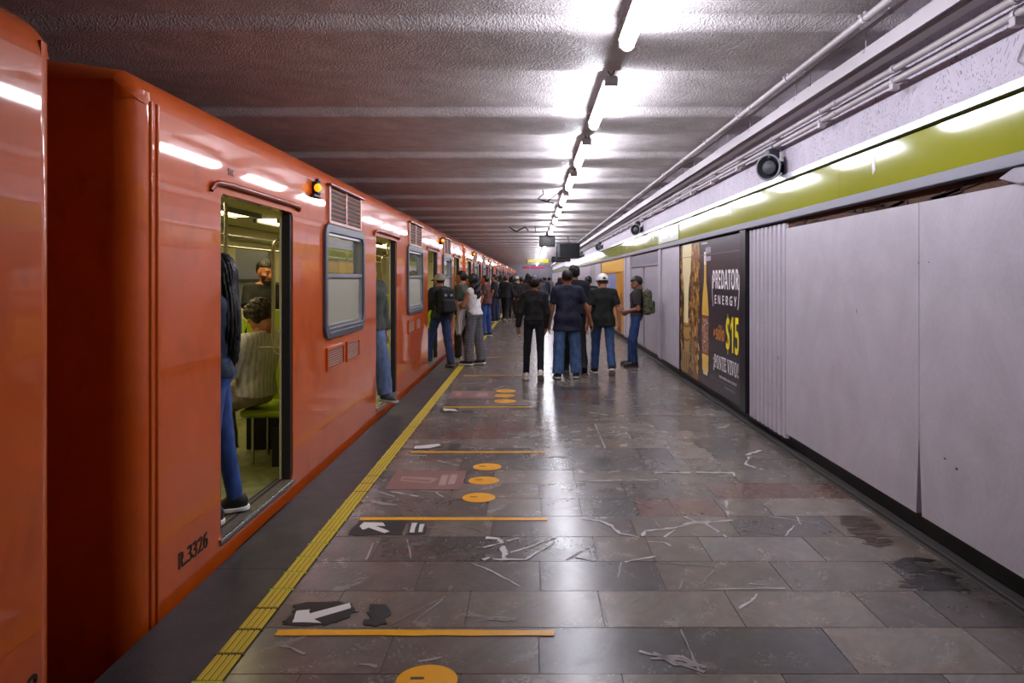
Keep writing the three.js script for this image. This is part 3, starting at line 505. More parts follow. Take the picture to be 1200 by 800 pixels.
// ---------------------------------------------------------------- the train
// car coordinates: x = 0 is the platform-side skin (the car reaches to x = -2.5), s runs along the car from its near end (world -z)
const CARX = -1.75, CARL = 16.08, CARW = 2.5, PITCH = 16.62, CAR1 = 3.40;
const DOORS = [0, 1, 2, 3].map(k => .92 + 4.32 * k), DW = 1.31, DY0 = .10, DY1 = 2.05;
const WINS = [0, 1, 2].map(k => 3.04 + 4.32 * k), WW = 1.5, WY0 = 1.06, WY1 = 2.03;
const font = await new FontLoader().loadAsync('fonts/droid/droid_sans_bold.typeface.json');
function makeCar(near) {
  const car = new THREE.Group();
  const r4 = (x0, x1, y0, y1, s0, s1, r = 0) => rng(x0, x1, y0, y1, s0, s1, r);
  // platform-side skin: one sheet pierced by the doors and windows, notched below the sills
  const sk = new THREE.Shape(); sk.moveTo(.12, -.30);
  for (const d of DOORS) { sk.lineTo(d + .12, -.30); sk.lineTo(d + .22, -.035); sk.lineTo(d + DW - .1, -.035); sk.lineTo(d + DW + .1, -.30); }
  sk.lineTo(CARL - .12, -.30); sk.lineTo(CARL - .12, 2.36); sk.lineTo(.12, 2.36); sk.closePath();
  for (const d of DOORS) sk.holes.push(rectPath(d, d + DW, DY0, DY1, .05));
  for (const w of WINS) sk.holes.push(rectPath(w + .03, w + WW - .03, WY0 + .03, WY1 - .03, .09));
  mesh('side_panel', uvBox(sideExtrude(sk, -.05, 0)), M.orange, car);
  // roof with rounded shoulders
  const rf = new THREE.Shape(); rf.moveTo(0, 2.36); rf.quadraticCurveTo(-.005, 2.46, -.1, 2.515); rf.quadraticCurveTo(-1.25, 2.70, -CARW + .1, 2.515); rf.quadraticCurveTo(-CARW + .005, 2.46, -CARW, 2.36); rf.closePath();
  const rg = new THREE.ExtrudeGeometry(rf, { depth: CARL - .2, bevelEnabled: true, bevelThickness: .1, bevelSize: .1, bevelOffset: -.1, bevelSegments: 5, curveSegments: 10 }); rg.translate(0, 0, -CARL + .1);
  mesh('roof', toCreasedNormals(uvBox(rg), .6), M.orange, car);
  // ends: rounded corner posts and a closing wall
  for (const e of [0, 1]) {
    const sh = new THREE.Shape(); sh.moveTo(0, .125); sh.absarc(-.12, .12, .12, 0, -Math.PI / 2, true); sh.lineTo(-CARW + .12, 0); sh.absarc(-CARW + .12, .12, .12, -Math.PI / 2, -Math.PI, true); sh.lineTo(-CARW + .05, .125); sh.lineTo(-CARW + .12, .07); sh.lineTo(-.12, .07); sh.lineTo(-.05, .125); sh.closePath();
    const g = new THREE.ExtrudeGeometry(sh, { depth: 2.72, bevelEnabled: false, curveSegments: 8 }); g.rotateX(-Math.PI / 2); g.translate(0, -.30, 0);   // (x, s) plan, extruded up
    if (e) { g.scale(1, 1, -1); const ix = g.attributes.position; for (let i = 0; i < ix.count; i += 3) for (const k of ['position', 'normal', 'uv']) { const a = g.attributes[k]; const n = a.itemSize; for (let q = 0; q < n; q++) { const t = a.array[(i + 1) * n + q]; a.array[(i + 1) * n + q] = a.array[(i + 2) * n + q]; a.array[(i + 2) * n + q] = t; } } g.translate(0, 0, -CARL); }
    mesh('end_wall', toCreasedNormals(uvBox(g), .7), M.orange, car);
    if (!e) for (const s of [.125, .185]) mesh('corner_bead', rod([.0, -.28, -(e ? CARL - s : s)], [.0, 2.38, -(e ? CARL - s : s)], .011, 10), M.orange, car);
    mesh('gangway_door', boxG(-1.25, 1.05, -(e ? CARL + .012 : -.012), .8, 1.9, .03, .01), M.orangeTrim, car);
  }
  mesh('far_side_panel', rng(-CARW, -CARW + .04, -.3, 1.06, .12, CARL - .12), M.orange, car);
  { const s = poly([[.12, 1.06], [CARL - .12, 1.06], [CARL - .12, 2.37], [.12, 2.37]]); for (const w of WINS) s.holes.push(rectPath(w, w + WW, WY0 + .08, WY1, .08)); for (const d of DOORS) for (const q of [.12, .72]) s.holes.push(rectPath(d + q, d + q + .47, 1.12, 1.85, .06)); mesh('far_side_panel', sideExtrude(s, -CARW, -CARW + .04), M.orange, car); 
    const t = poly([[.12, .02], [CARL - .12, .02], [CARL - .12, 2.24], [.12, 2.24]]); for (const w of WINS) t.holes.push(rectPath(w, w + WW, WY0 + .08, WY1, .08)); for (const d of DOORS) for (const q of [.12, .72]) t.holes.push(rectPath(d + q, d + q + .47, 1.12, 1.85, .06)); mesh('far_lining', sideExtrude(t, -CARW + .05, -CARW + .1), M.cream, car); }
  for (const w of WINS) { mesh('far_window', rng(-CARW + .06, -CARW + .068, WY0 + .07, WY1 + .01, w - .01, w + WW + .01), M.paneBlue, car); mesh('far_window_bar', rng(-CARW + .07, -CARW + .11, 1.52, 1.56, w, w + WW), M.rubber, car); }
  for (const d of DOORS) for (const q of [.12, .72]) mesh('far_door_window', rng(-CARW + .06, -CARW + .068, 1.11, 1.86, d + q - .01, d + q + .48), M.paneBlue, car);
  // inside: floor, lining, ceiling
  mesh('car_floor', uvBox(rng(-CARW + .05, -.06, -.02, .085, .08, CARL - .08)), M.carFloor, car);
  mesh('underframe', rng(-CARW + .1, -.14, -.95, -.1, .5, CARL - .5), M.black, car);
  mesh('car_ceiling', join([rng(-CARW + .1, -.09, 2.235, 2.255, .08, CARL - .08), rng(-.5, -.09, 2.12, 2.235, .08, CARL - .08, .02), rng(-CARW + .1, -CARW + .5, 2.12, 2.235, .08, CARL - .08, .02)]), M.carCeil, car);
  for (const e of [.09, CARL - .11]) mesh('end_lining', rng(-CARW + .1, -.09, .085, 2.24, e, e + .02), M.cream, car);
  { const s = poly([[.12, .085], [CARL - .12, .085], [CARL - .12, 2.2], [.12, 2.2]]); for (const d of DOORS) s.holes.push(rectPath(d + .005, d + DW - .005, .086, DY1 + .02)); for (const w of WINS) s.holes.push(rectPath(w + .05, w + WW - .05, WY0 + .05, WY1 - .05, .07)); mesh('near_lining', sideExtrude(s, -.09, -.08), M.cream, car); }
  // doors slid open into their pockets; sill, drip rail, rubber edges
  DOORS.forEach((d) => {
    const f = mesh('door_frame', join([r4(-.078, -.05, DY0, DY1, d - .03, d + .0, 0), r4(-.078, -.05, DY0, DY1, d + DW, d + DW + .03), r4(-.078, -.05, DY1, DY1 + .03, d - .03, d + DW + .03)]), M.orange, car);
    mesh('sill', r4(-.13, .004, .06, DY0 + .003, d + .002, d + DW - .002), M.sill, f); mesh('sill_groove', join([r4(-.085, -.07, .102, .1045, d + .02, d + DW), r4(-.118, -.108, .102, .1045, d + .02, d + DW)]), M.black, f); mesh('sill_edge', r4(.0, .016, .085, .106, d - .02, d + DW + .02, .003), M.chrome, f);
    for (const [a, b] of [[d - .5, d + .02], [d + DW - .02, d + DW + .5]]) { const l = mesh('door_leaf', r4(-.074, -.054, .105, DY1, a, b, .004), M.orangeTrim, car); const e = a < d ? b : a; const q0 = a < d ? [d, d + .035] : [d + DW - .035, d + DW]; mesh('rubber_edge', r4(-.072, -.008, .105, DY1 - .01, ...q0, .01), M.rubber, l); mesh('leaf_trim', r4(-.09, -.074, .105, DY1 - .01, ...q0, .004), M.cream, l); }
    const rail = mesh('drip_rail', tube([[.005, DY1 + .0, -(d - .14)], [.022, DY1 + .045, -(d - .11)], [.024, DY1 + .055, -(d + .1)], [.024, DY1 + .055, -(d + DW - .1)], [.024, DY1 + .05, -(d + DW + .08)], [.005, DY1 + .03, -(d + DW + .13)]], .015, 40, 8), M.orangeTrim, car); 
  });
  // windows: rubber gasket, sliding upper pane over a frosted lower one; louvre above, two small grilles below
  WINS.forEach((w) => {
    const ring = rectPath(w, w + WW, WY0, WY1, .11, THREE.Shape); ring.holes.push(rectPath(w + .055, w + WW - .055, WY0 + .075, WY1 - .06, .07));
    const f = mesh('window_gasket', sideExtrude(ring, -.03, .022, { bevelEnabled: true, bevelSize: .008, bevelThickness: .008, bevelSegments: 2 }), M.rubberGrey, car);
    const ring2 = rectPath(w + .05, w + WW - .05, WY0 + .07, WY1 - .055, .075, THREE.Shape); ring2.holes.push(rectPath(w + .085, w + WW - .085, WY0 + .105, WY1 - .09, .05));
    mesh('window_frame', sideExtrude(ring2, -.035, .01), M.aluminium, f);
    mesh('meeting_rail', r4(-.035, .012, 1.575, 1.61, w + .06, w + WW - .06, .004), M.darkAlu, f);
    mesh('lower_pane', r4(-.022, -.016, WY0 + .08, 1.59, w + .06, w + WW - .06), M.paneFrost, f);
    mesh('upper_pane', r4(-.030, -.024, 1.59, WY1 - .07, w + .06, w + WW - .06), M.paneClear, f);
    mesh('weather_lip', r4(.0, .035, WY0 + .01, WY0 + .05, w + .1, w + WW - .1, .01), M.rubberGrey, f);
    const v0 = w + .16, v1 = w + WW - .14, y0 = 2.055, y1 = 2.37;
    const v = mesh('louvre', r4(-.02, .006, y0, y1, v0, v1), M.ventDark, car);
    mesh('louvre_frame', join([r4(0, .02, y0, y1, v0 - .02, v0 + .03), r4(0, .02, y0, y1, v1 - .03, v1 + .02), r4(0, .018, y0 - .01, y0 + .015, v0, v1), r4(0, .018, y0, y1, (v0 + v1) / 2 - .02, (v0 + v1) / 2 + .02)]), M.ventFrame, v);
    mesh('louvre_hood', r4(0, .05, y1 - .005, y1 + .015, v0 - .06, v1 + .06, .008), M.orangeTrim, v);
    const sg = r4(0, .004, -.011, .011, v0, v1); sg.translate(0, 0, v0); 
    for (let i = 0; i < 7; i++) for (const h of [0, 1]) { const g = boxG(0, 0, 0, .02, .005, (v1 - v0) / 2 - .06); const m = mesh('slat', g, M.ventFrame, v); m.rotation.z = .75; m.position.set(.010, y0 + .04 + i * .041, -(v0 + (v1 - v0) * (h ? .755 : .245))); }
    for (const [a, b] of [[.12, .66], [.82, 1.3]]) {
      const p = mesh('small_grille', r4(-.03, .002, .80, .95, w + a, w + b), M.ventBrown, car);
      mesh('grille_frame', join([r4(0, .016, .785, .965, w + a - .03, w + a), r4(0, .016, .785, .965, w + b, w + b + .03), r4(0, .016, .95, .975, w + a - .03, w + b + .03), r4(0, .016, .78, .80, w + a - .03, w + b + .03)]), M.orange, p);
      for (let i = 0; i < 7; i++) mesh('grille_slat', r4(0, .006, .806 + i * .0205, .812 + i * .0205, w + a, w + b), M.ventFrame, p);
    }
  });
  for (const s of [DOORS[0] + DW + .48, DOORS[2] + DW + .4]) {   // door warning lamp
    const l = mesh('warning_lamp', join([r4(.0, .05, 2.24, 2.345, s, s + .1, .015), r4(0, .035, 2.22, 2.24, s - .04, s + .16, .004), r4(.02, .05, 2.345, 2.365, s + .02, s + .08, .004)]), M.rubber, car);
    const g = new THREE.SphereGeometry(.030, 14, 10); g.scale(1, 1.1, 1.1); g.translate(.05, 2.29, -s); mesh('amber_lens', g, M.amber, l);
  }
  // ceiling lamps, handrails, seats
  for (let k = 0; k < 7; k++) { const s = .9 + k * 2.16; mesh('ceiling_lamp', r4(-1.32, -1.10, 2.205, 2.236, s, s + 1.5, .012), M.carGlow, car); mesh('lamp_trim', join([r4(-1.36, -1.32, 2.19, 2.237, s - .04, s + 1.54), r4(-1.10, -1.06, 2.19, 2.237, s - .04, s + 1.54)]), M.darkAlu, car); }
  for (const x of [-.85, -1.65]) mesh('handrail', rod([x, 1.93, -.3], [x, 1.93, -CARL + .3], .016, 10), M.chrome, car);
  DOORS.forEach((d, i) => {
    mesh('centre_pole', rod([-1.25, .085, -(d + DW / 2)], [-1.25, 2.236, -(d + DW / 2)], .018, 10), M.chrome, car);
    for (const [s, sg] of [[d + DW + .32, 1], [d - .32, -1]]) {
      if (s < .2 || s > CARL - .2) continue;
      mesh('cross_rail', rod([-.1, 1.035, -s], [-.62, 1.035, -s], .014, 8), M.chrome, car); mesh('door_post', rod([-.62, .085, -s], [-.62, 2.2, -s], .017, 8), M.chrome, car);
      mesh('door_rail', tube([[-.1, .98, -s], [-.2, .98, -s], [-.24, 1.0, -s], [-.25, 1.08, -s], [-.25, 1.8, -s], [-.22, 1.87, -s], [-.16, 1.88, -s], [-.1, 1.86, -s]], .016, 60, 8), M.chrome, car);
    }
  });
  DOORS.slice(0, 3).forEach((d) => {
    const a = d + DW + .42, b = d + 4.32 - .42;
    for (const x0 of [-.095, -CARW + .1]) {
      const sg = x0 > -1 ? -1 : 1, x = (q) => x0 + sg * q;
      const lo = (p, q) => [Math.min(x(p), x(q)), Math.max(x(p), x(q))];
      const [p0, p1] = lo(0, .46), [q0, q1] = lo(0, .09);
      for (let k = 0; k < 4; k++) {
        const s0 = a + (b - a) / 4 * k, s1 = s0 + (b - a) / 4 - .03;
        const seat = mesh('seat', r4(p0, p1, .47, .53, s0, s1, .025), M.seatGreen, car); mesh('seat_back', r4(q0, q1, .53, .98, s0, s1, .03), M.seatGreen, seat);
        mesh('seat_leg', join([rod([x(.38), .085, -s0 - .08], [x(.38), .48, -s0 - .08], .014, 8), rod([x(.38), .085, -s1 + .08], [x(.38), .48, -s1 + .08], .014, 8)]), M.chrome, seat);
      }
      for (const s of [b + .02]) mesh('partition', r4(...lo(0, .55), .45, 1.3, s, s + .03, .01), M.seatGreen, car);
      mesh('under_seat_box', r4(...lo(0, .2), .085, .40, a, b), M.black, car);
    }
  });
  mesh('lower_partition', r4(-.72, -.095, .36, 1.3, DOORS[0] + DW + 1.02, DOORS[0] + DW + 1.05, .008), M.seatGreen, car);
  mesh('partition_base', r4(-.72, -.095, .09, .36, DOORS[0] + DW + 1.02, DOORS[0] + DW + 1.08), M.black, car);
  return car;
}
function number(txt, s, y, parent) {
  const g = new TextGeometry(txt, { font, size: .082, depth: .003, curveSegments: 4, bevelEnabled: false });
  g.rotateY(Math.PI / 2); g.translate(-.001, y, -s); return g;   // reads along the car, away from the viewer on the right
}
{
  const base = makeCar(true);
  const cars = [[CAR1, 'orange metro car with open doors and painted number, beyond the gap'], [CAR1 - PITCH, 'orange metro car cut off by the picture edge, before the gap'], [CAR1 + PITCH, 'orange metro car coupled behind the numbered one, where the crowd boards'], [CAR1 + 2 * PITCH, 'orange metro car second after the numbered one, far along the platform'], [CAR1 + 3 * PITCH, 'orange metro car third after the numbered one, far along the platform'], [CAR1 + 4 * PITCH, 'last orange metro car at the far end of the platform']];
  cars.forEach(([Z, label], i) => {
    const c = i ? base.clone() : base; c.name = numbered('metro_car'); scene.add(c); c.position.set(CARX, 0, -Z); tag(c, label, 'train car', 'coupled orange metro cars');
    if (i === 0) {
      mesh('car_number', number('R.3326', 0, 0), std(0x1c0d08, .5), c).position.set(.001, .125, -.395);
      mesh('door_notice', number('STC', 0, 0).scale(1, .5, .5), std(0x5a2a1c, .5), c).position.set(.001, 2.165, -1.02);
    }
    if (i === 1) mesh('car_number', number('2', 0, 0), std(0x1c0d08, .5), c).position.set(.001, .10, -(2.66 - Z));
    // lamps of this car
    for (let k = 0; k < 3; k++) { const l = new THREE.RectAreaLight(CAR_COLOR, CAR_LAMP, .2, 3.6); l.position.set(CARX - 1.21, 2.2, -(Z + 3.2 + k * 4.9)); l.rotation.x = -Math.PI / 2; scene.add(l); }
  });
}
// ---------------------------------------------------------------- people
// Bodies are distance fields of tapered bones meshed by surface nets; clothes are inflated copies of the same bones, cut at hems and cuffs.
function surfaceNet(f, lo, hi, cell, tint) {
  const n = [0, 1, 2].map(k => Math.ceil((hi[k] - lo[k]) / cell) + 1), [nx, ny, nz] = n, B = 4;
  const val = new Float32Array(nx * ny * nz).fill(1), id = (i, j, k) => i + nx * (j + ny * k);
  for (let k0 = 0; k0 < nz; k0 += B) for (let j0 = 0; j0 < ny; j0 += B) for (let i0 = 0; i0 < nx; i0 += B) {
    const h = B * cell / 2, c = f(lo[0] + i0 * cell + h, lo[1] + j0 * cell + h, lo[2] + k0 * cell + h);
    if (Math.abs(c) > h * 2.6 + .02) { if (c < 0) for (let k = k0; k < Math.min(nz, k0 + B); k++) for (let j = j0; j < Math.min(ny, j0 + B); j++) for (let i = i0; i < Math.min(nx, i0 + B); i++) val[id(i, j, k)] = -1; continue; }
    for (let k = k0; k < Math.min(nz, k0 + B); k++) for (let j = j0; j < Math.min(ny, j0 + B); j++) for (let i = i0; i < Math.min(nx, i0 + B); i++) val[id(i, j, k)] = f(lo[0] + i * cell, lo[1] + j * cell, lo[2] + k * cell);
  }
  const vid = new Int32Array(nx * ny * nz).fill(-1), pos = [], idx = [];
  const C = [[0, 0, 0], [1, 0, 0], [0, 1, 0], [1, 1, 0], [0, 0, 1], [1, 0, 1], [0, 1, 1], [1, 1, 1]], E = [[0, 1], [2, 3], [4, 5], [6, 7], [0, 2], [1, 3], [4, 6], [5, 7], [0, 4], [1, 5], [2, 6], [3, 7]];
  const v = new Float32Array(8);
  for (let k = 0; k < nz - 1; k++) for (let j = 0; j < ny - 1; j++) for (let i = 0; i < nx - 1; i++) {
    let m = 0; const b = id(i, j, k);
    for (let q = 0; q < 8; q++) { v[q] = val[b + C[q][0] + nx * (C[q][1] + ny * C[q][2])]; if (v[q] < 0) m |= 1 << q; }
    if (m === 0 || m === 255) continue;
    let x = 0, y = 0, z = 0, c = 0;
    for (const [p, q] of E) if ((v[p] < 0) !== (v[q] < 0)) { const t = v[p] / (v[p] - v[q]); x += C[p][0] + t * (C[q][0] - C[p][0]); y += C[p][1] + t * (C[q][1] - C[p][1]); z += C[p][2] + t * (C[q][2] - C[p][2]); c++; }
    vid[b] = pos.length / 3; pos.push(lo[0] + (i + x / c) * cell, lo[1] + (j + y / c) * cell, lo[2] + (k + z / c) * cell);
  }
  const quad = (a, b, c, d, flip) => { if (a < 0 || b < 0 || c < 0 || d < 0) return; flip ? idx.push(a, c, b, a, d, c) : idx.push(a, b, c, a, c, d); };
  for (let k = 1; k < nz - 1; k++) for (let j = 1; j < ny - 1; j++) for (let i = 1; i < nx - 1; i++) {
    const b = id(i, j, k), s = val[b] < 0;
    if (s !== val[b + 1] < 0) quad(vid[b - nx - nx * ny], vid[b - nx * ny], vid[b], vid[b - nx], !s);
    if (s !== val[b + nx] < 0) quad(vid[b - 1 - nx * ny], vid[b - nx * ny], vid[b], vid[b - 1], s);
    if (s !== val[b + nx * ny] < 0) quad(vid[b - 1 - nx], vid[b - nx], vid[b], vid[b - 1], !s);
  }
  const g = new THREE.BufferGeometry();
  g.setAttribute('position', new THREE.Float32BufferAttribute(pos, 3)); g.setIndex(idx); g.computeVertexNormals();
  const col = new Float32Array(pos.length); for (let q = 0; q < pos.length; q += 3) { const c = tint ? tint(pos[q], pos[q + 1], pos[q + 2]) : [1, 1, 1]; col[q] = c[0]; col[q + 1] = c[1]; col[q + 2] = c[2]; }
  g.setAttribute('color', new THREE.BufferAttribute(col, 3));
  g.setAttribute('uv', new THREE.BufferAttribute(new Float32Array(pos.length / 3 * 2), 2));
  return g;
}
const smin = (a, b, k) => { const h = Math.max(k - Math.abs(a - b), 0) / k; return Math.min(a, b) - h * h * k * .25; };
// bone: { a, b, r, q, k, cut } = tapered capsule from a (radius r) to b (radius q); k blends; cut trims it beyond b
const bone = (a, b, r, q = r, k = .03, cut = 0) => { const d = [b[0] - a[0], b[1] - a[1], b[2] - a[2]], L2 = d[0] ** 2 + d[1] ** 2 + d[2] ** 2 || 1e-9; return { a, d, L2, L: Math.sqrt(L2), r, q, k, cut }; };
function field(bones, inflate = 0) {
  return (x, y, z) => {
    let D = 9;
    for (let i = 0; i < bones.length; i++) {
      const o = bones[i], px = x - o.a[0], py = y - o.a[1], pz = z - o.a[2], tt = (px * o.d[0] + py * o.d[1] + pz * o.d[2]) / o.L2, t = tt < 0 ? 0 : tt > 1 ? 1 : tt;
      const ex = px - o.d[0] * t, ey = py - o.d[1] * t, ez = pz - o.d[2] * t;
      let d = Math.sqrt(ex * ex + ey * ey + ez * ez) - (o.r + (o.q - o.r) * t) - inflate;
      if (o.cut) { const over = (tt - 1) * o.L; if (over > d) d = over; if (o.cut === 2) { const u = -tt * o.L; if (u > d) d = u; } }
      D = D > 8 ? d : smin(D, d, o.k);
    }
    return D;
  };
}
const ell = (x, y, z, cx, cy, cz, a, b, c) => { const u = (x - cx) / a, v = (y - cy) / b, w = (z - cz) / c, k = Math.sqrt(u * u + v * v + w * w); return (k - 1) * Math.min(a, b, c) * .9; };
// head, local: face towards +z, centre at eye height; 0.235 m from chin to crown
const headField = (x, y, z) => {
  const ax = Math.abs(x);
  let d = ell(x, y, z, 0, .03, -.015, .075, .088, .096);
  d = smin(d, ell(x, y, z, 0, -.045, .022, .056, .07, .066), .03);
  d = smin(d, ell(x, y, z, 0, -.098, .048, .026, .02, .026), .025);                       // chin
  d = smin(d, ell(ax, y, z, .04, -.03, .052, .026, .024, .026), .02);                    // cheek
  const nz = ell(x, y, z, 0, -.028, .092, .0135, .02, .02), nb = ell(x, y, z, 0, .0, .084, .009, .028, .014);
  d = smin(d, smin(nz, nb, .012), .012);
  d = smin(d, ell(x, y, z, 0, .026, .074, .05, .011, .012), .015);                        // brow
  d = Math.max(d, -ell(ax, y, z, .032, .004, .096, .017, .011, .017));                   // eye socket
  d = smin(d, ell(ax, y, z, .031, .003, .073, .0135, .0125, .0125), .004);               // eye
  d = smin(d, ell(x, y, z, 0, -.066, .079, .024, .0065, .012), .006);                    // lips
  d = smin(d, ell(ax, y, z, .078, -.004, -.008, .009, .031, .018), .008);                // ear
  d = smin(d, ell(x, y, z, 0, -.10, -.022, .05, .07, .05), .03);                          // nape
  return d;
};
const headTint = (x, y, z) => {
  const ax = Math.abs(x);
  if (z > .06) {
    const ex = ax - .031, ey = y - .003;
    if (ex * ex + ey * ey < 5.5e-5) return [.06, .04, .03];
    if (Math.abs(ex) < .0125 && Math.abs(ey) < .0062) return [1.15, 1.3, 1.5];
    if (Math.abs(y - .024) < .0055 && ax > .014 && ax < .05) return [.12, .1, .1];
    if (Math.abs(y + .066) < .0075 && ax < .022) return [.75, .45, .45];
  }
  return [1, 1, 1];
};
const HEADS = {}, headGeo = (cell) => HEADS[cell] ??= surfaceNet(headField, [-.11, -.18, -.13], [.11, .14, .13], cell, headTint);
// hand, local: wrist at the origin, fingers down (-y), thumb towards +z, palm facing +x
const handBones = (curl) => {
  const B = [bone([0, .01, 0], [0, -.03, 0], .026, .028, .02), bone([0, -.04, -.02], [0, -.08, -.026], .016, .0145, .02), bone([0, -.04, .015], [0, -.085, .024], .017, .015, .02), bone([0, -.03, 0], [0, -.085, 0], .017, .015, .02)];
  [[-.029, .052, .0075], [-.010, .066, .0085], [.010, .072, .0088], [.029, .064, .0085]].forEach(([z, L, r]) => {
    let p = [0, -.085, z * .95], a = curl * .45;
    [.45, .32, .23].forEach((s, i) => { const q = [p[0] + Math.sin(a) * L * s * 1.1, p[1] - Math.cos(a) * L * s * 1.1, p[2] + z * .03]; B.push(bone(p, q, r * (1 - .08 * i), r * (.93 - .08 * i), .004)); p = q; a += curl * .75; });
  });
  let p = [.006, -.03, .024]; for (const [dx, dy, dz, r, q] of [[.008, -.026, .022, .013, .011], [.008, -.028, .008, .011, .0095], [.006, -.022, .0, .0095, .008]]) { const e = [p[0] + dx * (1 + curl), p[1] + dy, p[2] + dz]; B.push(bone(p, e, r, q, .006)); p = e; }
  return B;
};
const HANDS = {}, handGeo = (curl, cell) => HANDS[curl + '/' + cell] ??= surfaceNet(field(handBones(curl)), [-.05, -.21, -.06], [.1, .05, .09], cell);
// shoe, local: heel under the ankle, toe towards +z, sole bottom at y = 0
const shoeGeo = surfaceNet((x, y, z) => Math.max(smin(smin(ell(x, y, z, 0, .045, -.01, .043, .05, .062), ell(x, y, z, 0, .035, .115, .047, .043, .085), .05), ell(x, y, z, 0, .085, -.005, .042, .045, .052), .04), .014 - y), [-.06, -.0, -.09], [.06, .14, .22], .0065);
const soleGeo = surfaceNet((x, y, z) => { const w = .043 + .006 * Math.sin((z + .06) * 12), e = Math.hypot(Math.max(Math.abs(x) - (w - .03), 0), Math.max(z - .165, -z - .045, 0)) - .036; return Math.max(e, Math.abs(y - .014) - .014); }, [-.07, -.02, -.1], [.07, .05, .23], .0065);
// hair, in head coordinates
const strand = (x, y, z, f = 1) => .0035 * Math.sin(Math.atan2(x, z + .02) * 26 * f + 1.4 * Math.sin(y * 7)) + .0015 * Math.sin(x * 210 + z * 190 + y * 8);
const hairCut = (x, y, z) => {   // opens the face: in front of a slanted plane, below the hairline
  const front = z - (.028 + .35 * Math.max(0, y)), below = .066 - y; return Math.min(front, below);
};
const scalp = (e) => (x, y, z) => ell(x, y, z, 0, .036, -.018, .081 + e, .095 + e, .102 + e) + strand(x, y, z);
const STYLES = {
  short: (x, y, z) => Math.max(scalp(.004)(x, y, z), Math.min(.062 - y, z + .02 + .3 * (.03 - y)), hairCut(x, y, z), -.075 - y),
  crop: (x, y, z) => Math.max(scalp(.0)(x, y, z) + .002, Math.min(.062 - y, z + .02 + .3 * (.03 - y)), hairCut(x, y, z), -.06 - y),
  curly: (x, y, z) => Math.max(scalp(.02)(x, y, z) + .008 * Math.sin(x * 95 + 2) * Math.sin(y * 90) * Math.sin(z * 88), hairCut(x, y, z), Math.min(.06 - y, z - .01), -.10 - y),
  bob: (x, y, z) => Math.max(smin(scalp(.012)(x, y, z), ell(x, y, z, 0, -.06, -.045, .09, .11, .075) + strand(x, y, z), .03), hairCut(x, y, z), Math.min(.05 - y, z - .035), -.15 - y),
  long: (x, y, z) => { const body = smin(scalp(.012)(x, y, z), smin(ell(x, y, z, 0, -.13, -.07, .105, .22, .06), ell(x, y, z, 0, -.30, -.10, .10, .22, .045), .06) + strand(x, y, z, 1.4) * 1.5, .04); return Math.max(body, hairCut(x, y, z), Math.min(.05 - y, z - .04)); },
  wavy: (x, y, z) => { const body = smin(scalp(.014)(x, y, z), ell(x, y, z, 0, -.14, -.055, .125, .19, .08) + strand(x, y, z) * 2 + .008 * Math.sin(y * 55 + x * 30), .05); return Math.max(body, hairCut(x, y, z), Math.min(.05 - y, z - .045)); },
  bun: (x, y, z) => Math.min(STYLES.short(x, y, z), Math.max(ell(x, y, z, 0, -.02, -.125, .034, .03, .03) + strand(x, y, z), -1)),
};
const HAIRS = {}, hairGeo = (style, cell) => HAIRS[style + cell] ??= surfaceNet(STYLES[style], [-.17, style === 'long' ? -.56 : -.36, -.2], [.17, .17, .13], cell, (x, y, z) => { const t = .8 + .5 * noise3(x * 60, y * 9, z * 60); return [t, t, t]; });
const CAPS = {
  dome: surfaceNet((x, y, z) => Math.max(Math.abs(ell(x, y, z, 0, .034, -.014, .086, .098, .107)) - .005, .022 - y + .12 * (z + .02) - (z > 0 ? 0 : 0)), [-.12, -.03, -.15], [.12, .17, .13], .006),
  peak: surfaceNet((x, y, z) => { const r = Math.hypot(x * .95, z - .075); return Math.max(Math.abs(y - (.042 - .9 * x * x - .25 * (z - .09))) - .005, r - .098, .075 - z); }, [-.12, -.04, .05], [.12, .1, .2], .006),
};
const beardGeo = surfaceNet((x, y, z) => Math.max(headField(x, y, z) - .004 + .001 * Math.sin(x * 300), y + (Math.abs(x) > .045 ? .02 : .075) - (Math.abs(x) < .028 && z > .07 && y > -.058 && y < -.046 ? .03 : 0), -(z - .015)), [-.11, -.16, -.02], [.11, .02, .13], .0055);

const vrot = (pitch, out, side) => [side * Math.sin(out * D2R) * 1, -Math.cos(pitch * D2R) * Math.cos(out * D2R), Math.sin(pitch * D2R) * Math.cos(out * D2R)];
const add = (a, b, s = 1) => [a[0] + b[0] * s, a[1] + b[1] * s, a[2] + b[2] * s];
const lerp3 = (a, b, t) => a.map((v, i) => v + (b[i] - v) * t);
const fabrics = new Map();
const fab = (color, rough = .85, o = {}) => { const k = color + '/' + rough + JSON.stringify(o); if (!fabrics.has(k)) fabrics.set(k, std(color, rough, { vertexColors: true, ...o })); return fabrics.get(k); };
const mottle = (amt, f = 30) => (x, y, z) => { const t = 1 + amt * noise3(x * f, y * f * .6, z * f) + amt * .6 * noise3(x * f * 3, y * f * 3, z * f * 3 + 9); return [t, t, t]; };
const denim = (x, y, z) => { const t = 1 + .28 * noise3(x * 14, y * 7, z * 14) + .12 * noise3(x * 60, y * 50, z * 60); return [t, t, t * .98]; };
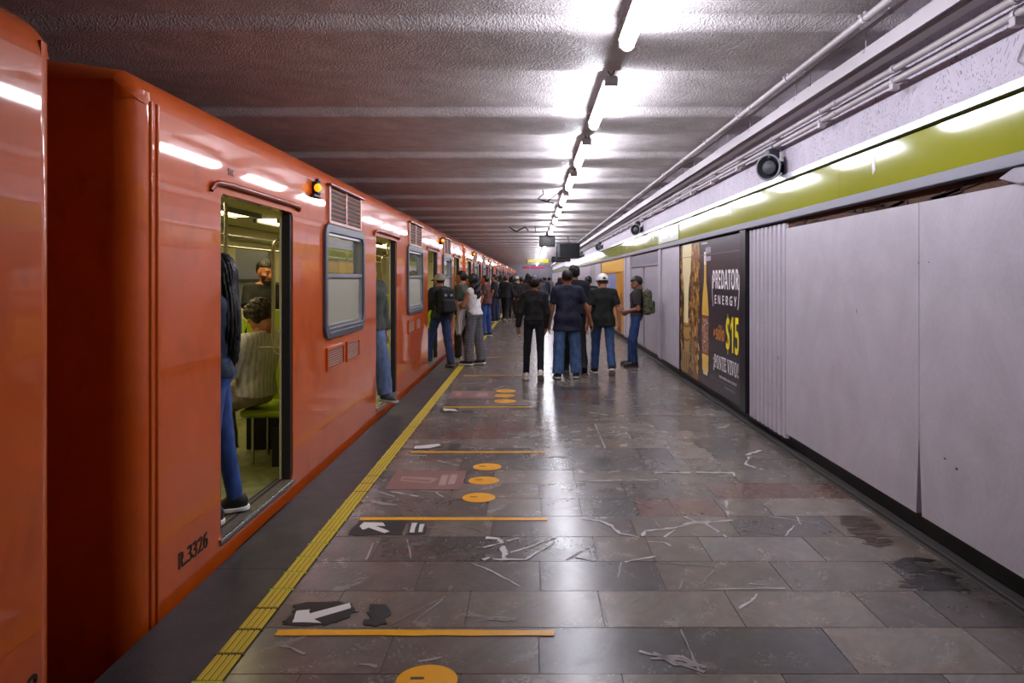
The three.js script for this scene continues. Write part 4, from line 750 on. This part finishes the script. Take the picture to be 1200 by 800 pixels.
// a pose: legs L/R = [thigh pitch, shin pitch, out, foot pitch (heel up), foot yaw]; arms L/R = [upper pitch, upper out, fore pitch, fore out]
function buildPerson(o) {
  const P = { lean: 2, side: 0, L: [4, -2, 3, 0, 8], R: [-4, -6, 3, 0, 8], aL: [0, 8, 10, 2], aR: [0, 8, 10, 2], head: [0, 0, 0], ...o.pose };
  const cell = o.cell ?? .014, hc = Math.max(.0055, cell * .45), g = o.girth ?? 1, w = o.shoulder ?? 1;
  const person = new THREE.Group(); person.name = 'person';
  const legs = {}, low = [];
  for (const [k, s] of [['L', 1], ['R', -1]]) {
    const [tp, sp, out, fp, fy] = P[k], hip = [s * .088 * g ** .5, -.02, 0], knee = add(hip, vrot(tp, out, s), .42), ank = add(knee, vrot(sp, out * .5, s), .41);
    legs[k] = { hip, knee, ank, fp, fy: fy * s, s }; low.push(ank[1] - .075 - Math.sin(Math.max(fp, 0) * D2R) * .10);
  }
  const py = P.sit ?? -Math.min(...low); const up = [Math.sin(P.side * D2R), Math.cos(P.lean * D2R), Math.sin(P.lean * D2R)];
  for (const l of Object.values(legs)) for (const k of ['hip', 'knee', 'ank']) l[k] = add(l[k], [0, py, 0]);
  const pel = [0, py, 0], at = (h, x = 0, z = 0) => add([x, py, z], up, h);
  const torso = (e, hem) => [bone(at(.0, -.062 * g, -.012), at(.0, .062 * g, -.012), .100 * g + e, undefined, .05), bone(at(.17, -.045 * g), at(.17, .045 * g), .094 * g + e, undefined, .08), bone(at(.33, -.075 * w, .005), at(.33, .075 * w, .005), .100 * g ** .6 + e, undefined, .08), bone(at(.455, -.03, -.012), at(.432, -.135 * w, -.012), .052 + e, .050 + e, .06), bone(at(.455, .03, -.012), at(.432, .135 * w, -.012), .052 + e, .050 + e, .06), bone(at(.50, 0, -.016), at(.44, -.10 * w, -.014), .036 + e, .045 + e, .05), bone(at(.50, 0, -.016), at(.44, .10 * w, -.014), .036 + e, .045 + e, .05)];
  const neck = at(.48), headAt = add(at(.50), [0, .104, .012 + .03 * Math.sin(P.lean * D2R)]);
  const hx = new THREE.Matrix4().makeRotationFromEuler(new THREE.Euler(P.head[1] * D2R, P.head[0] * D2R, P.head[2] * D2R, 'YXZ')); hx.scale(new THREE.Vector3(1.06, 1.05, 1.06)); hx.setPosition(...headAt);
  const arms = {};
  for (const [k, s] of [['aL', 1], ['aR', -1]]) {
    const [up_, uo, fp, fo] = P[k], sh = add(at(.435, s * .165 * w), [0, -.01, -.012]), el = add(sh, vrot(up_, uo, s), .285), wr = add(el, vrot(fp, fo, s), .25); arms[k] = { sh, el, wr, s };
  }
  // body (skin): one surface, with the head and hands meshed finer and merged in
  const bones = [...torso(-.006), bone(at(.43), add(headAt, [0, -.07, -.02]), .055, .05, .03)];
  for (const a of Object.values(arms)) bones.push(bone(a.sh, a.el, .046, .038, .03), bone(a.el, a.wr, .039, .026, .02));
  for (const l of Object.values(legs)) { const calf = add(lerp3(l.knee, l.ank, .3), [0, 0, -.010]); bones.push(bone(l.hip, l.knee, .07 * g ** .5, .045, .03), bone(l.knee, l.ank, .043, .032, .02), bone(calf, lerp3(l.knee, l.ank, .55), .040, .034, .03), bone(l.ank, add(l.ank, [0, -.04, .04]), .032, .03, .02)); }
  const lo = [9, 9, 9], hi = [-9, -9, -9]; for (const b of bones) for (const e of [b.a, add(b.a, b.d)]) for (let k = 0; k < 3; k++) { lo[k] = Math.min(lo[k], e[k] - .17); hi[k] = Math.max(hi[k], e[k] + .17); }
  const parts = [surfaceNet(field(bones), lo, hi, Math.max(cell, .013))];
  parts.push(headGeo(hc).clone().applyMatrix4(hx));
  for (const a of Object.values(arms)) {
    const dir = new THREE.Vector3(...a.wr).sub(new THREE.Vector3(...a.el)).normalize();
    const q = new THREE.Quaternion().setFromUnitVectors(new THREE.Vector3(0, -1, 0), dir), m = new THREE.Matrix4().compose(new THREE.Vector3(...a.wr), q, new THREE.Vector3(1, 1, 1));
    const hnd = handGeo(o.curl ?? .55, Math.max(.0045, cell * .4)).clone(); if (a.s > 0) { hnd.scale(-1, 1, 1); hnd.index.array.reverse(); hnd.computeVertexNormals(); }
    parts.push(hnd.applyMatrix4(m));
  }
  const skin = fab(o.skin ?? 0x9a6245, .55);
  mesh('body', mergeGeometries(parts.map(p => { p.deleteAttribute('uv'); return p; }), false), skin, person).castShadow = true;
  const wrinkle = (amp) => (x, y, z) => amp * (Math.sin(y * 30 + x * 22 + 4 * Math.sin(x * 9 + z * 7)) * .22 + .9 * noise3(x * 9, y * 5, z * 9) + .55 * noise3(x * 22 + 5, y * 12, z * 22));
  // trousers or skirt
  const T = { color: 0x26344f, fit: 'straight', tint: denim, hem: 1, waist: .10, ...o.trousers }, fit = { slim: [.082, .060, .047, .050], straight: [.088, .070, .062, .064], loose: [.098, .088, .085, .088] }[T.fit];
  {
    const B = [bone(at(.0, -.06 * g, -.01), at(.0, .06 * g, -.01), .103 * g + .004, undefined, .05), bone(at(.12, -.05 * g), at(.12, .05 * g), .094 * g + .006, undefined, .05)];
    for (const l of Object.values(legs)) { const end = lerp3(l.knee, l.ank, T.hem); B.push(bone(l.hip, l.knee, fit[0] * g ** .5, fit[1], .022), bone(l.knee, end, fit[1], T.hem < .9 ? fit[2] : fit[3], .02, 1)); }
    if (T.skirt) B.push(bone(add(pel, [0, .0, .1]), lerp3(lerp3(legs.L.knee, legs.R.knee, .5), [0, py, .1], .0), .13, .15, .06), bone(lerp3(legs.L.knee, legs.R.knee, .5), lerp3(legs.L.ank, legs.R.ank, .5).map((v, i) => i === 1 ? v + .14 : v), .12, .14, .06, 1));
    const f = field(B), wr = wrinkle(T.fit === 'slim' ? .003 : .006), wy = add(pel, up, T.waist);
    mesh('trousers', surfaceNet((x, y, z) => Math.max(f(x, y, z) + wr(x, y, z), (x - wy[0]) * up[0] + (y - wy[1]) * up[1] + (z - wy[2]) * up[2]), lo, hi, cell, T.tint), fab(T.color, .9), person).name = T.skirt ? 'skirt' : 'trousers';
  }
  // top
  const S = { color: 0x101114, sleeve: 'long', hem: -.02, off: .014, collar: .492, tint: mottle(.14), ...o.shirt };
  {
    const body = [...torso(S.off), ...(S.hem < -.05 ? [bone(at(S.hem - .02, -.06 * g, -.008), at(S.hem - .02, .06 * g, -.008), .104 * g + S.off, undefined, .07)] : []), ...(S.hem < -.1 && !P.sit ? Object.values(legs).map(l => bone(l.hip, lerp3(l.hip, l.knee, .6), fit[0] * g ** .5 + .014, fit[0] + .014, .04)) : [])], B = [];
    for (const a of Object.values(arms)) {
      if (S.sleeve === 'none') { B.push(bone(add(a.sh, [-a.s * .03, 0, 0]), lerp3(a.sh, a.el, .12), .06, .058, .04, 1)); continue; }
      if (S.sleeve === 'short') B.push(bone(a.sh, lerp3(a.sh, a.el, .72), .056 + S.off * .6, .056 + S.off * .6, .04, 1));
      else { B.push(bone(a.sh, a.el, .052 + S.off * .7, .044 + S.off * .7, .04)); B.push(bone(a.el, lerp3(a.el, a.wr, S.sleeve === 'three' ? .35 : .95), .044 + S.off * .7, .034 + S.off * .7, .03, 1)); }
    }
    const f = field(body), fa = field(B), wr = wrinkle(.005), hem = at(S.hem), col = at(S.collar);
    const dot = (x, y, z, c) => (x - c[0]) * up[0] + (y - c[1]) * up[1] + (z - c[2]) * up[2];
    mesh('shirt', surfaceNet((x, y, z) => { const n = wr(x, y, z); return Math.max(smin(Math.max(f(x, y, z) + n, -dot(x, y, z, hem)), fa(x, y, z) + n * .8, .035), dot(x, y, z, col) + .25 * (z - col[2])); }, lo, hi, cell, S.tint), fab(S.color, S.rough ?? .85), person).name = S.name ?? 'shirt';
    if (S.collarUp) mesh('collar', surfaceNet(field([bone(at(.455), at(.515), .066, .062, .02, 2)]), lo, hi, Math.min(cell, .01), S.tint), fab(S.color, .85), person);
  }
  // shoes
  for (const l of Object.values(legs)) {
    const s = new THREE.Mesh(shoeGeo, fab(o.shoes?.[0] ?? 0x161618, .6)); s.name = 'shoe'; person.add(s);
    s.rotation.set(l.fp * D2R, l.fy * D2R, 0, 'YXZ'); const off = new THREE.Vector3(0, -.075, .0).applyEuler(s.rotation); s.position.set(l.ank[0] + off.x, l.ank[1] + off.y, l.ank[2] + off.z);
    const q = new THREE.Mesh(soleGeo, fab(o.shoes?.[1] ?? 0xd0ccc6, .6)); q.name = 'sole'; s.add(q);
  }
  const place = (m) => { m.applyMatrix4(hx); m.castShadow = m.receiveShadow = true; return m; };
  if (o.hair) place(mesh('hair', hairGeo(o.hair[0], cell > .016 ? .012 : .0075), fab(o.hair[1], .5), person));
  if (o.cap) { const c = place(mesh('cap', CAPS.dome, fab(o.cap.color, .8), person)); const p = mesh('peak', CAPS.peak, fab(o.cap.peak ?? o.cap.color, .8), c); if (o.cap.arch) { const a = new THREE.CircleGeometry(.026, 16, 0, Math.PI); const e = new THREE.ExtrudeGeometry(new THREE.Shape().absarc(0, 0, .026, 0, Math.PI), { depth: .008, bevelEnabled: false }); e.setAttribute('color', new THREE.BufferAttribute(new Float32Array(e.attributes.position.count * 3).fill(1), 3)); const q = mesh('strap_opening', e, fab(0x101012, .8), c); q.position.set(0, .03, -.134); q.rotation.x = .12; } }
  if (o.beard) place(mesh('beard', beardGeo, fab(o.beard, .8), person));
  shade(person);
  const s = (o.h ?? 1.72) / 1.72; person.scale.setScalar(s);
  person.userData.joints = null;
  return { person, at, arms, legs, py, up, headAt, s };
}
const plainTint = () => [1, 1, 1];
function setPerson(r, label, X, Z, face, y = 0, group) {
  const p = r.person; p.name = numbered('person'); scene.add(p); p.position.set(X, y || (Math.abs(X + 1.2) < .22 ? .008 : 0), -Z); p.rotation.y = face * D2R; tag(p, label, 'person', group); delete p.userData.joints; p.updateMatrixWorld(true); return r;
}
// facing: 180 walks away from the viewer, 0 comes towards, -90 faces the train, 90 faces the right wall
const HAIR_BLACK = 0x100c0b, HAIR_BROWN = 0x2a1a12;
const walkR = { L: [-10, -34, 2, 34, 4], R: [18, 6, 2, -4, 4] }, walkL = { L: [16, 8, 2, -4, 6], R: [-12, -30, 2, 30, 6] };
setPerson(buildPerson({ h: 1.66, cell: .011, girth: .98, shoulder: .98, skin: 0x8a5a40, pose: { lean: 3, L: [2, -3, 4, 0, 8], R: [-6, -30, 2, 32, 4], aL: [-8, 14, 6, 6], aR: [-2, 10, 6, -6], head: [0, 4, 0] }, shirt: { color: 0x0c0d10, sleeve: 'long', hem: .02, off: .016, collarUp: 1 }, trousers: { color: 0x10131c, fit: 'slim', tint: mottle(.2) }, shoes: [0xd8d4d0, 0xe6e2de], hair: ['short', HAIR_BLACK] }), 'person in black long sleeves, black slim jeans and white shoes walking away', .04, 11.95, 178);
setPerson(buildPerson({ h: 1.76, cell: .011, girth: 1.1, shoulder: 1.08, skin: 0xa06a4c, pose: { lean: 2, L: [-2, -8, 5, 4, 10], R: [6, -6, 4, 4, 10], aL: [4, 12, 8, 8], aR: [6, 24, 14, 18], head: [0, 3, 0] }, shirt: { color: 0x141a34, sleeve: 'short', hem: -.20, off: .016, rough: .8 }, trousers: { color: 0x466794, fit: 'loose' }, shoes: [0x23242c, 0xcfd2da], hair: ['crop', HAIR_BLACK] }), 'person in a navy polo shirt and loose blue jeans walking away', .56, 12.05, 181);
setPerson(buildPerson({ h: 1.87, cell: .012, girth: 1.02, shoulder: 1.08, skin: 0x9a6a4c, pose: { lean: 2, ...walkL, aL: [-6, 10, 4, 4], aR: [6, 10, 20, 4] }, shirt: { color: 0x161a26, sleeve: 'long', hem: -.04, off: .022, name: 'jacket' }, trousers: { color: 0x14151a, fit: 'straight', tint: mottle(.2) }, shoes: [0x14161e, 0x2a2c34], hair: ['short', HAIR_BLACK] }), 'tallest person in the walking group, dark navy jacket and black trousers', .72, 13.0, 184);
setPerson(buildPerson({ h: 1.71, cell: .011, girth: 1.04, shoulder: 1.05, skin: 0xa87254, pose: { lean: 3, L: [14, 4, 3, 0, 8], R: [-8, -32, 3, 34, 6], aL: [-10, 12, 2, 8], aR: [-6, 16, 4, 6], head: [6, 10, 0] }, shirt: { color: 0x0f1311, sleeve: 'short', hem: -.13, off: .02 }, trousers: { color: 0x35507f, fit: 'straight' }, shoes: [0x101114, 0xe0dedc], hair: ['crop', HAIR_BLACK], cap: { color: 0xe6e4e4, arch: 1 } }), 'person in a white cap, black tee shirt and blue jeans walking away', 1.17, 12.6, 180);
const lean5 = setPerson(buildPerson({ h: 1.66, cell: .011, girth: 1.02, skin: 0x8a5a40, curl: .9, pose: { lean: -2, L: [6, -2, 3, 0, 6], R: [12, 2, 3, 0, 6], aL: [-4, 8, 78, -22], aR: [-8, 8, 70, -22], head: [4, 24, 0] }, shirt: { color: 0x2c2628, sleeve: 'short', hem: .0, off: .016 }, trousers: { color: 0x263f6e, fit: 'straight' }, shoes: [0x2a2220, 0x3a3230], hair: ['short', HAIR_BLACK] }), 'person in a dark tee shirt and jeans leaning on the right wall', 1.87, 13.75, -100);
const cap6 = setPerson(buildPerson({ h: 1.70, cell: .011, girth: 1.02, skin: 0x96644a, pose: { lean: 5, L: [26, 4, 3, 0, 4], R: [-6, -14, 3, 12, 4], aL: [16, 10, 40, 6], aR: [4, 10, 20, 4], head: [0, 4, 0] }, shirt: { color: 0x0f1116, sleeve: 'long', hem: -.06, off: .026, name: 'jacket' }, trousers: { color: 0x22325a, fit: 'straight' }, shoes: [0x1a1818, 0x6a645e], hair: ['crop', HAIR_BLACK], cap: { color: 0x8d8472 } }), 'person in a khaki cap and black jacket stepping into the third door, black backpack', -1.60, 13.55, -142);
setPerson(buildPerson({ h: 1.76, cell: .012, skin: 0x9a6a4c, pose: { lean: 3, L: [4, 0, 4, 0, 8], R: [-2, -6, 4, 0, 8], aL: [4, 8, 24, -6], aR: [4, 8, 24, -6], head: [0, 3, 0] }, shirt: { color: 0x3a4030, sleeve: 'short', hem: -.06, off: .022 }, trousers: { color: 0x2e221a, fit: 'straight', tint: mottle(.2) }, shoes: [0xb8b2ac, 0xd8d4ce], hair: ['short', HAIR_BLACK] }), 'person in an olive tee shirt and brown trousers waiting at the third door', -1.30, 14.45, -110);
const plaid = (x, y, z) => { const a = Math.sin(x * 130) > .5 ? .75 : 1, b = Math.sin(y * 120) > .5 ? .75 : 1, t = a * b + .12 * noise3(x * 20, y * 20, z * 20); return [t, t, t]; };
const white8 = setPerson(buildPerson({ h: 1.68, cell: .010, girth: .98, shoulder: .95, skin: 0xa86c48, curl: .9, pose: { lean: 4, L: [6, 0, 3, 0, 8], R: [-3, -8, 3, 6, 8], aL: [22, 8, 98, -24], aR: [18, 10, 92, -28], head: [12, 6, 0] }, shirt: { color: 0xd6d2d0, sleeve: 'none', hem: -.01, off: .014, name: 'blouse' }, trousers: { color: 0x6a666c, fit: 'loose', tint: plaid }, shoes: [0x1d1b1e, 0xdedad6], hair: ['wavy', 0x1c120e] }), 'person with long wavy hair, white sleeveless top and grey checked trousers', -1.03, 13.85, -118);
setPerson(buildPerson({ h: 1.74, cell: .010, girth: 1.04, skin: 0x8a5a40, pose: { lean: 2, L: [16, 8, 4, 0, 10], R: [-4, -10, 3, 8, 8], aL: [-6, 10, 8, 4], aR: [-4, 12, 10, 4], head: [0, 6, 0] }, shirt: { color: 0x3c4038, sleeve: 'long', hem: -.08, off: .03, name: 'sweatshirt' }, trousers: { color: 0x55658a, fit: 'loose' }, shoes: [0x4a4a50, 0xb8b4b0], hair: ['short', HAIR_BLACK] }), 'person in a grey green sweatshirt and faded jeans standing in the second train door', -1.93, 9.05, 40, .1);
// inside the first door
setPerson(buildPerson({ h: 1.66, cell: .008, girth: .95, shoulder: .93, skin: 0xa87050, pose: { lean: 1, L: [5, -3, 3, 0, 2], R: [-6, -10, 3, 4, 6], aL: [30, 6, 60, 2], aR: [95, 8, 165, 4], head: [0, 2, 0] }, shirt: { color: 0x1c2a3c, sleeve: 'long', hem: -.02, off: .012, name: 'top' }, trousers: { color: 0x2b4580, fit: 'slim' }, shoes: [0x141416, 0xe6e2de], hair: ['long', 0x0d0b0e] }), 'person with very long black hair, blue jeans and black sneakers in the first train door', -1.935, 4.70, -72, .1);
const sit1 = { sit: .62 };
setPerson(buildPerson({ h: 1.68, cell: .009, girth: 1.02, skin: 0x9a6444, curl: .9, pose: { sit: .60, lean: -7, L: [82, 6, 6, 0, 6], R: [76, -4, 5, 0, 6], aL: [30, 10, 62, -8], aR: [34, 8, 70, -12], head: [-10, 42, 0] }, shirt: { color: 0xc9c8cc, sleeve: 'long', hem: -.02, off: .03, tint: (x, y, z) => { const t = (Math.sin(x * 150 + z * 60) > .35 ? .74 : 1) + .08 * noise3(x * 20, y * 12, z * 20); return [t, t, t * 1.02]; } }, trousers: { color: 0x93867a, fit: 'loose', skirt: 1, tint: mottle(.1) }, shoes: [0x1a1614, 0x2a2420], hair: ['curly', HAIR_BROWN] }), 'seated person in a striped white shirt and long taupe skirt inside the first train door', -2.21, 6.12, -108, .085);
setPerson(buildPerson({ h: 1.74, cell: .011, girth: 1.05, skin: 0xa86c48, pose: { lean: 2, aL: [4, 10, 30, -10], aR: [30, 12, 100, -10], head: [14, 8, 0] }, shirt: { color: 0x0f1010, sleeve: 'short', hem: -.06, off: .02 }, trousers: { color: 0x1c1c22, fit: 'straight' }, hair: ['short', HAIR_BLACK], beard: 0x2a1c16 }), 'bearded person in a black tee shirt standing inside the train, facing the platform', -2.86, 8.25, 35, .085);

// ---------------------------------------------------------------- things carried
function onBack(r, name, label, builder) {
  const t = thing(name, label, 'bag'); const p = r.person; t.position.copy(p.position); t.rotation.copy(p.rotation); t.scale.copy(p.scale); builder(t, r); return shade(t);
}
const camo = (x, y, z) => { const a = noise3(x * 16, y * 16, z * 16), b = noise3(x * 26 + 7, y * 26, z * 26); return a > .3 ? [.25, .25, .2] : b > .25 ? [1.25, 1.2, .6] : a < -.3 ? [.55, .5, .45] : [1, 1, .9]; };
const packBuilder = (colors, tint, size = [.15, .22, .075], extra) => (t, r) => {
  const c = r.at(.26), z = -.10 - size[2] - .012, c0 = [c[0], c[1], c[2] + z];
  const rb = (cx, cy, cz, a, b, d, q) => (x, y, zz) => { const u = Math.abs(x - cx) - a + q, v = Math.abs(y - cy) - b + q, w = Math.abs(zz - cz) - d + q; return Math.hypot(Math.max(u, 0), Math.max(v, 0), Math.max(w, 0)) + Math.min(Math.max(u, v, w), 0) - q; };
  const main = rb(...c0, ...size, .065), pocket = rb(c0[0], c0[1] - size[1] * .38, c0[2] - size[2] - .01, size[0] * .8, size[1] * .5, .045, .035);
  const bo = (m) => [[c0[0] - .25, c0[1] - .32, c0[2] - .2], [c0[0] + .25, c0[1] + .32, c0[2] + .2]];
  mesh('pack_body', surfaceNet((x, y, zz) => main(x, y, zz) + .004 * noise3(x * 14, y * 14, zz * 14), ...bo(), .010, tint), fab(colors[0], .85), t);
  mesh('front_pocket', surfaceNet((x, y, zz) => pocket(x, y, zz) + .003 * noise3(x * 18, y * 14, zz * 14), ...bo(), .010, tint), fab(colors[1] ?? colors[0], .85), t);
  for (const a of Object.values(r.arms)) { const x = a.s * .105; mesh('strap', tube([[x, c0[1] + .16, c0[2] + .06], [x, a.sh[1] + .075, a.sh[2] - .03], [x, a.sh[1] + .08, a.sh[2] + .03], [x * 1.1, a.sh[1] - .03, a.sh[2] + .13], [x * 1.35, c0[1] - .06, c0[2] + .2], [x * 1.4, c0[1] - .15, c0[2] + .06]], .016, 28, 6), std(colors[2] ?? colors[0], .8), t); }
  mesh('top_handle', tube([[c0[0] - .03, c0[1] + size[1] - .01, c0[2]], [c0[0], c0[1] + size[1] + .03, c0[2]], [c0[0] + .03, c0[1] + size[1] - .01, c0[2]]], .008, 12, 6), std(colors[2] ?? colors[0], .8), t);
  extra?.(t, c0);
};
onBack(lean5, 'backpack', 'green grey camouflage backpack between the leaning person and the wall', packBuilder([0x5c5c4c, 0x5c5c4c, 0x3a3a34], camo, [.15, .23, .085]));
onBack(cap6, 'backpack', 'black backpack with grey tabs on the person in the khaki cap', packBuilder([0x121318, 0x16171c, 0x3a3034], mottle(.1), [.155, .23, .08], (t, c) => { for (const x of [-.06, .06]) mesh('reflective_tab', boxG(c[0] + x, c[1] + .10, c[2] - .088, .05, .04, .012, .004), std(0x8a8c92, .4), t); }));
{
  // pale cloth carried over the forearm
  const r = white8, t = thing('draped_garment', 'pale pinkish garment hanging over the arm of the person in white', 'garment'); t.position.copy(r.person.position); t.rotation.copy(r.person.rotation); t.scale.copy(r.person.scale);
  const e = lerp3(r.arms.aL.el, r.arms.aL.wr, .5), q = lerp3(r.arms.aR.el, r.arms.aR.wr, .6), m = lerp3(e, q, .5);
  const f = field([bone(e, q, .045, .045, .05), bone(add(m, [.04, 0, .03]), add(m, [.07, -.42, .05]), .055, .075, .06), bone(add(m, [-.03, 0, .04]), add(m, [-.05, -.36, .07]), .05, .06, .06), bone(add(m, [.1, -.02, .0]), add(m, [.15, -.5, .0]), .045, .05, .06)]);
  mesh('cloth', surfaceNet((x, y, z) => f(x, y, z) + .011 * Math.sin(x * 85 + z * 60 + 3 * noise3(x * 4, y * 3, z * 4)) + .006 * noise3(x * 14, y * 8, z * 14), [m[0] - .4, m[1] - .7, m[2] - .3], [m[0] + .4, m[1] + .2, m[2] + .35], .009, mottle(.08)), fab(0xc4b4b2, .9), t);
  shade(t);
  const ph = thing('phone', 'dark phone held by the person leaning on the wall', 'phone'); const l = lean5; ph.position.copy(l.person.position); ph.rotation.copy(l.person.rotation); ph.scale.copy(l.person.scale);
  const h = lerp3(l.arms.aL.wr, l.arms.aR.wr, .5); const g = boxG(0, 0, 0, .075, .15, .009, .004); g.rotateX(-.7); g.translate(h[0], h[1] + .05, h[2] + .09); mesh('case', g, M.black, ph); shade(ph);
}

// ---------------------------------------------------------------- the crowd beyond
{
  const C = .018, stand = (o) => buildPerson({ cell: C, ...o }).person;
  const kinds = {
    standShort: stand({ pose: { L: [3, -2, 4, 0, 8], R: [-3, -5, 4, 0, 8], aL: [2, 10, 14, 2], aR: [4, 10, 16, 2] }, shirt: { sleeve: 'short', hem: -.06, off: .024 }, hair: ['short', HAIR_BLACK] }),
    standLong: stand({ girth: .97, shoulder: .94, pose: { L: [3, -2, 3, 0, 8], R: [-2, -5, 3, 0, 8], aL: [10, 8, 60, -12], aR: [4, 8, 20, 0] }, shirt: { sleeve: 'long', hem: -.04, off: .024 }, trousers: { fit: 'slim' }, hair: ['wavy', HAIR_BLACK] }),
    walk: stand({ girth: 1.05, shoulder: 1.05, pose: { ...walkL, lean: 4, aL: [-16, 8, 0, 2], aR: [18, 8, 34, 2] }, shirt: { sleeve: 'long', hem: -.08, off: .028, name: 'jacket' }, hair: ['crop', HAIR_BLACK] }),
    capped: stand({ pose: { ...walkR, lean: 3, aL: [14, 8, 30, 2], aR: [-14, 8, 0, 2] }, shirt: { sleeve: 'short', hem: -.06, off: .026 }, hair: ['crop', HAIR_BLACK], cap: { color: 0xb8ac94 } }),
    bun: stand({ girth: .96, shoulder: .92, pose: { ...walkL, lean: 3, aL: [-12, 8, 4, 2], aR: [14, 8, 40, 0] }, shirt: { sleeve: 'three', hem: -.03, off: .02 }, trousers: { fit: 'loose' }, hair: ['bun', HAIR_BROWN] }),
  };
  // kind, X, Z, facing, height, top colour, trousers colour, hair or cap colour, label
  const list = [
    ['standShort', -1.24, 20.8, -110, 1.70, 0x4a2a22, 0x2a4a8c, 0x140f0d, 'person in a brown top and bright blue jeans half hidden behind the person in white'],
    ['standShort', -1.33, 27.6, -100, 1.76, 0x15161a, 0x1e2a48, 0x120d0c, 'person in a black tee shirt and dark jeans waiting by the second car'],
    ['standLong', -1.14, 28.6, -130, 1.72, 0x8d93a8, 0x5a627c, 0x171110, 'person in a pale blue grey top and faded trousers waiting by the second car'],
    ['walk', -.95, 27.9, 160, 1.74, 0x16151a, 0x15161c, 0x120d0c, 'person in a black coat and black trousers walking beside the second car'],
    ['standLong', -.72, 29.5, 175, 1.70, 0x1d1719, 0x14141a, 0x120d0c, 'person with long hair in a dark maroon top in the boarding crowd'],
    ['capped', -.62, 31.4, 190, 1.74, 0xb0a68c, 0x2a2a30, 0xc9bfa6, 'person in a cream cap and cream shirt in the boarding crowd'],
    ['walk', -.40, 30.2, 185, 1.68, 0x2a1c1e, 0x121216, 0x120d0c, 'person in a dark brown jacket in the boarding crowd'],
    ['standShort', -1.45, 33.5, -90, 1.72, 0x6a3028, 0x26304a, 0x120d0c, 'person in a rust red tee shirt by the third car door'],
    ['bun', -.95, 34.5, 200, 1.66, 0x9d968c, 0x3a3436, 0x2a1a12, 'person with a bun in a beige top beside the crowd'],
    ['standLong', -.15, 33.2, 182, 1.84, 0x1a1a20, 0x1c1f2a, 0x120d0c, 'tall long haired person in black beyond the walker in black sleeves'],
    ['walk', .08, 34.8, 178, 1.74, 0x2c3a34, 0x1a1d28, 0x120d0c, 'person in a dark green jacket walking down the platform'],
    ['capped', .18, 36.2, 176, 1.70, 0x3a1d28, 0x1c2030, 0xa82238, 'person in a red cap walking down the platform'],
    ['bun', .42, 35.4, 183, 1.64, 0x5c5a60, 0x262a38, 0x22160f, 'person with a bun in a grey top between the walkers'],
    ['walk', .66, 38.0, 181, 1.72, 0x24304a, 0x1a1d28, 0x120d0c, 'person in a slate blue jacket ahead of the walkers'],
    ['standShort', .92, 40.0, 170, 1.70, 0x7a7670, 0x2a3450, 0x120d0c, 'person in a stone coloured tee shirt ahead of the walkers'],
    ['walk', 1.30, 17.6, 180, 1.70, 0x1a1c24, 0x1a1c24, 0x120d0c, 'person in charcoal mostly hidden behind the tallest walker'],
    ['standLong', 1.35, 37.0, 185, 1.66, 0x34303c, 0x2a2a38, 0x120d0c, 'person with long hair in a plum top near the right wall'],
    ['capped', -1.35, 38.5, -120, 1.72, 0x9c9686, 0x222838, 0xd8d0bc, 'person in an ivory cap and khaki shirt beside the train'],
    ['bun', -1.0, 41.0, 190, 1.68, 0x2a2a32, 0x1a1c26, 0x1a120d, 'person with a bun in a black blouse by the far cars'],
    ['walk', -.55, 43.0, 180, 1.74, 0x5a2a2a, 0x1a1d28, 0x120d0c, 'person in a dark red jacket by the far cars'],
    ['standShort', -.2, 46.0, 175, 1.72, 0x20242c, 0x202a44, 0x120d0c, 'person in a graphite tee shirt under the yellow sign'],
    ['standLong', .3, 48.0, 182, 1.70, 0x6a7088, 0x22283a, 0x120d0c, 'person with long hair in a light blue top past the yellow sign'],
    ['walk', .8, 50.0, 180, 1.74, 0x2a2622, 0x1a1d28, 0x120d0c, 'person in an umber jacket past the yellow sign'],
    ['capped', 1.2, 53.0, 178, 1.72, 0x3a4048, 0x1c2030, 0x30343c, 'person in a grey cap near the far right wall'],
    ['standShort', -.9, 52.0, 185, 1.70, 0x84786a, 0x2a3450, 0x120d0c, 'person in a tan tee shirt far along the train'],
    ['bun', -1.3, 57.0, 180, 1.68, 0x3c2a3a, 0x202436, 0x1a120d, 'person with a bun in a violet top far along the train'],
  ];
  for (const [k, X, Z, face, h, top, bottom, hair, label] of list) {
    const p = kinds[k].clone(); p.name = numbered('person'); scene.add(p); p.position.set(X, Math.abs(X + 1.26) < .3 ? .008 : 0, -Z); p.rotation.y = face * D2R; p.scale.setScalar(h / 1.72); tag(p, label, 'person', 'crowd farther down the platform'); delete p.userData.joints;
    p.traverse(m => { if (!m.isMesh) return; if (['shirt', 'jacket'].includes(m.name)) m.material = fab(top); else if (m.name === 'trousers') m.material = fab(bottom, .9); else if (m.name === 'cap' || m.name === 'peak') m.material = fab(hair, .8); else if (m.name === 'hair') m.material = fab(p.children.some(c => c.name === 'cap') ? 0x120d0c : hair, .5); });
  }
}

renderer.render(scene, camera);
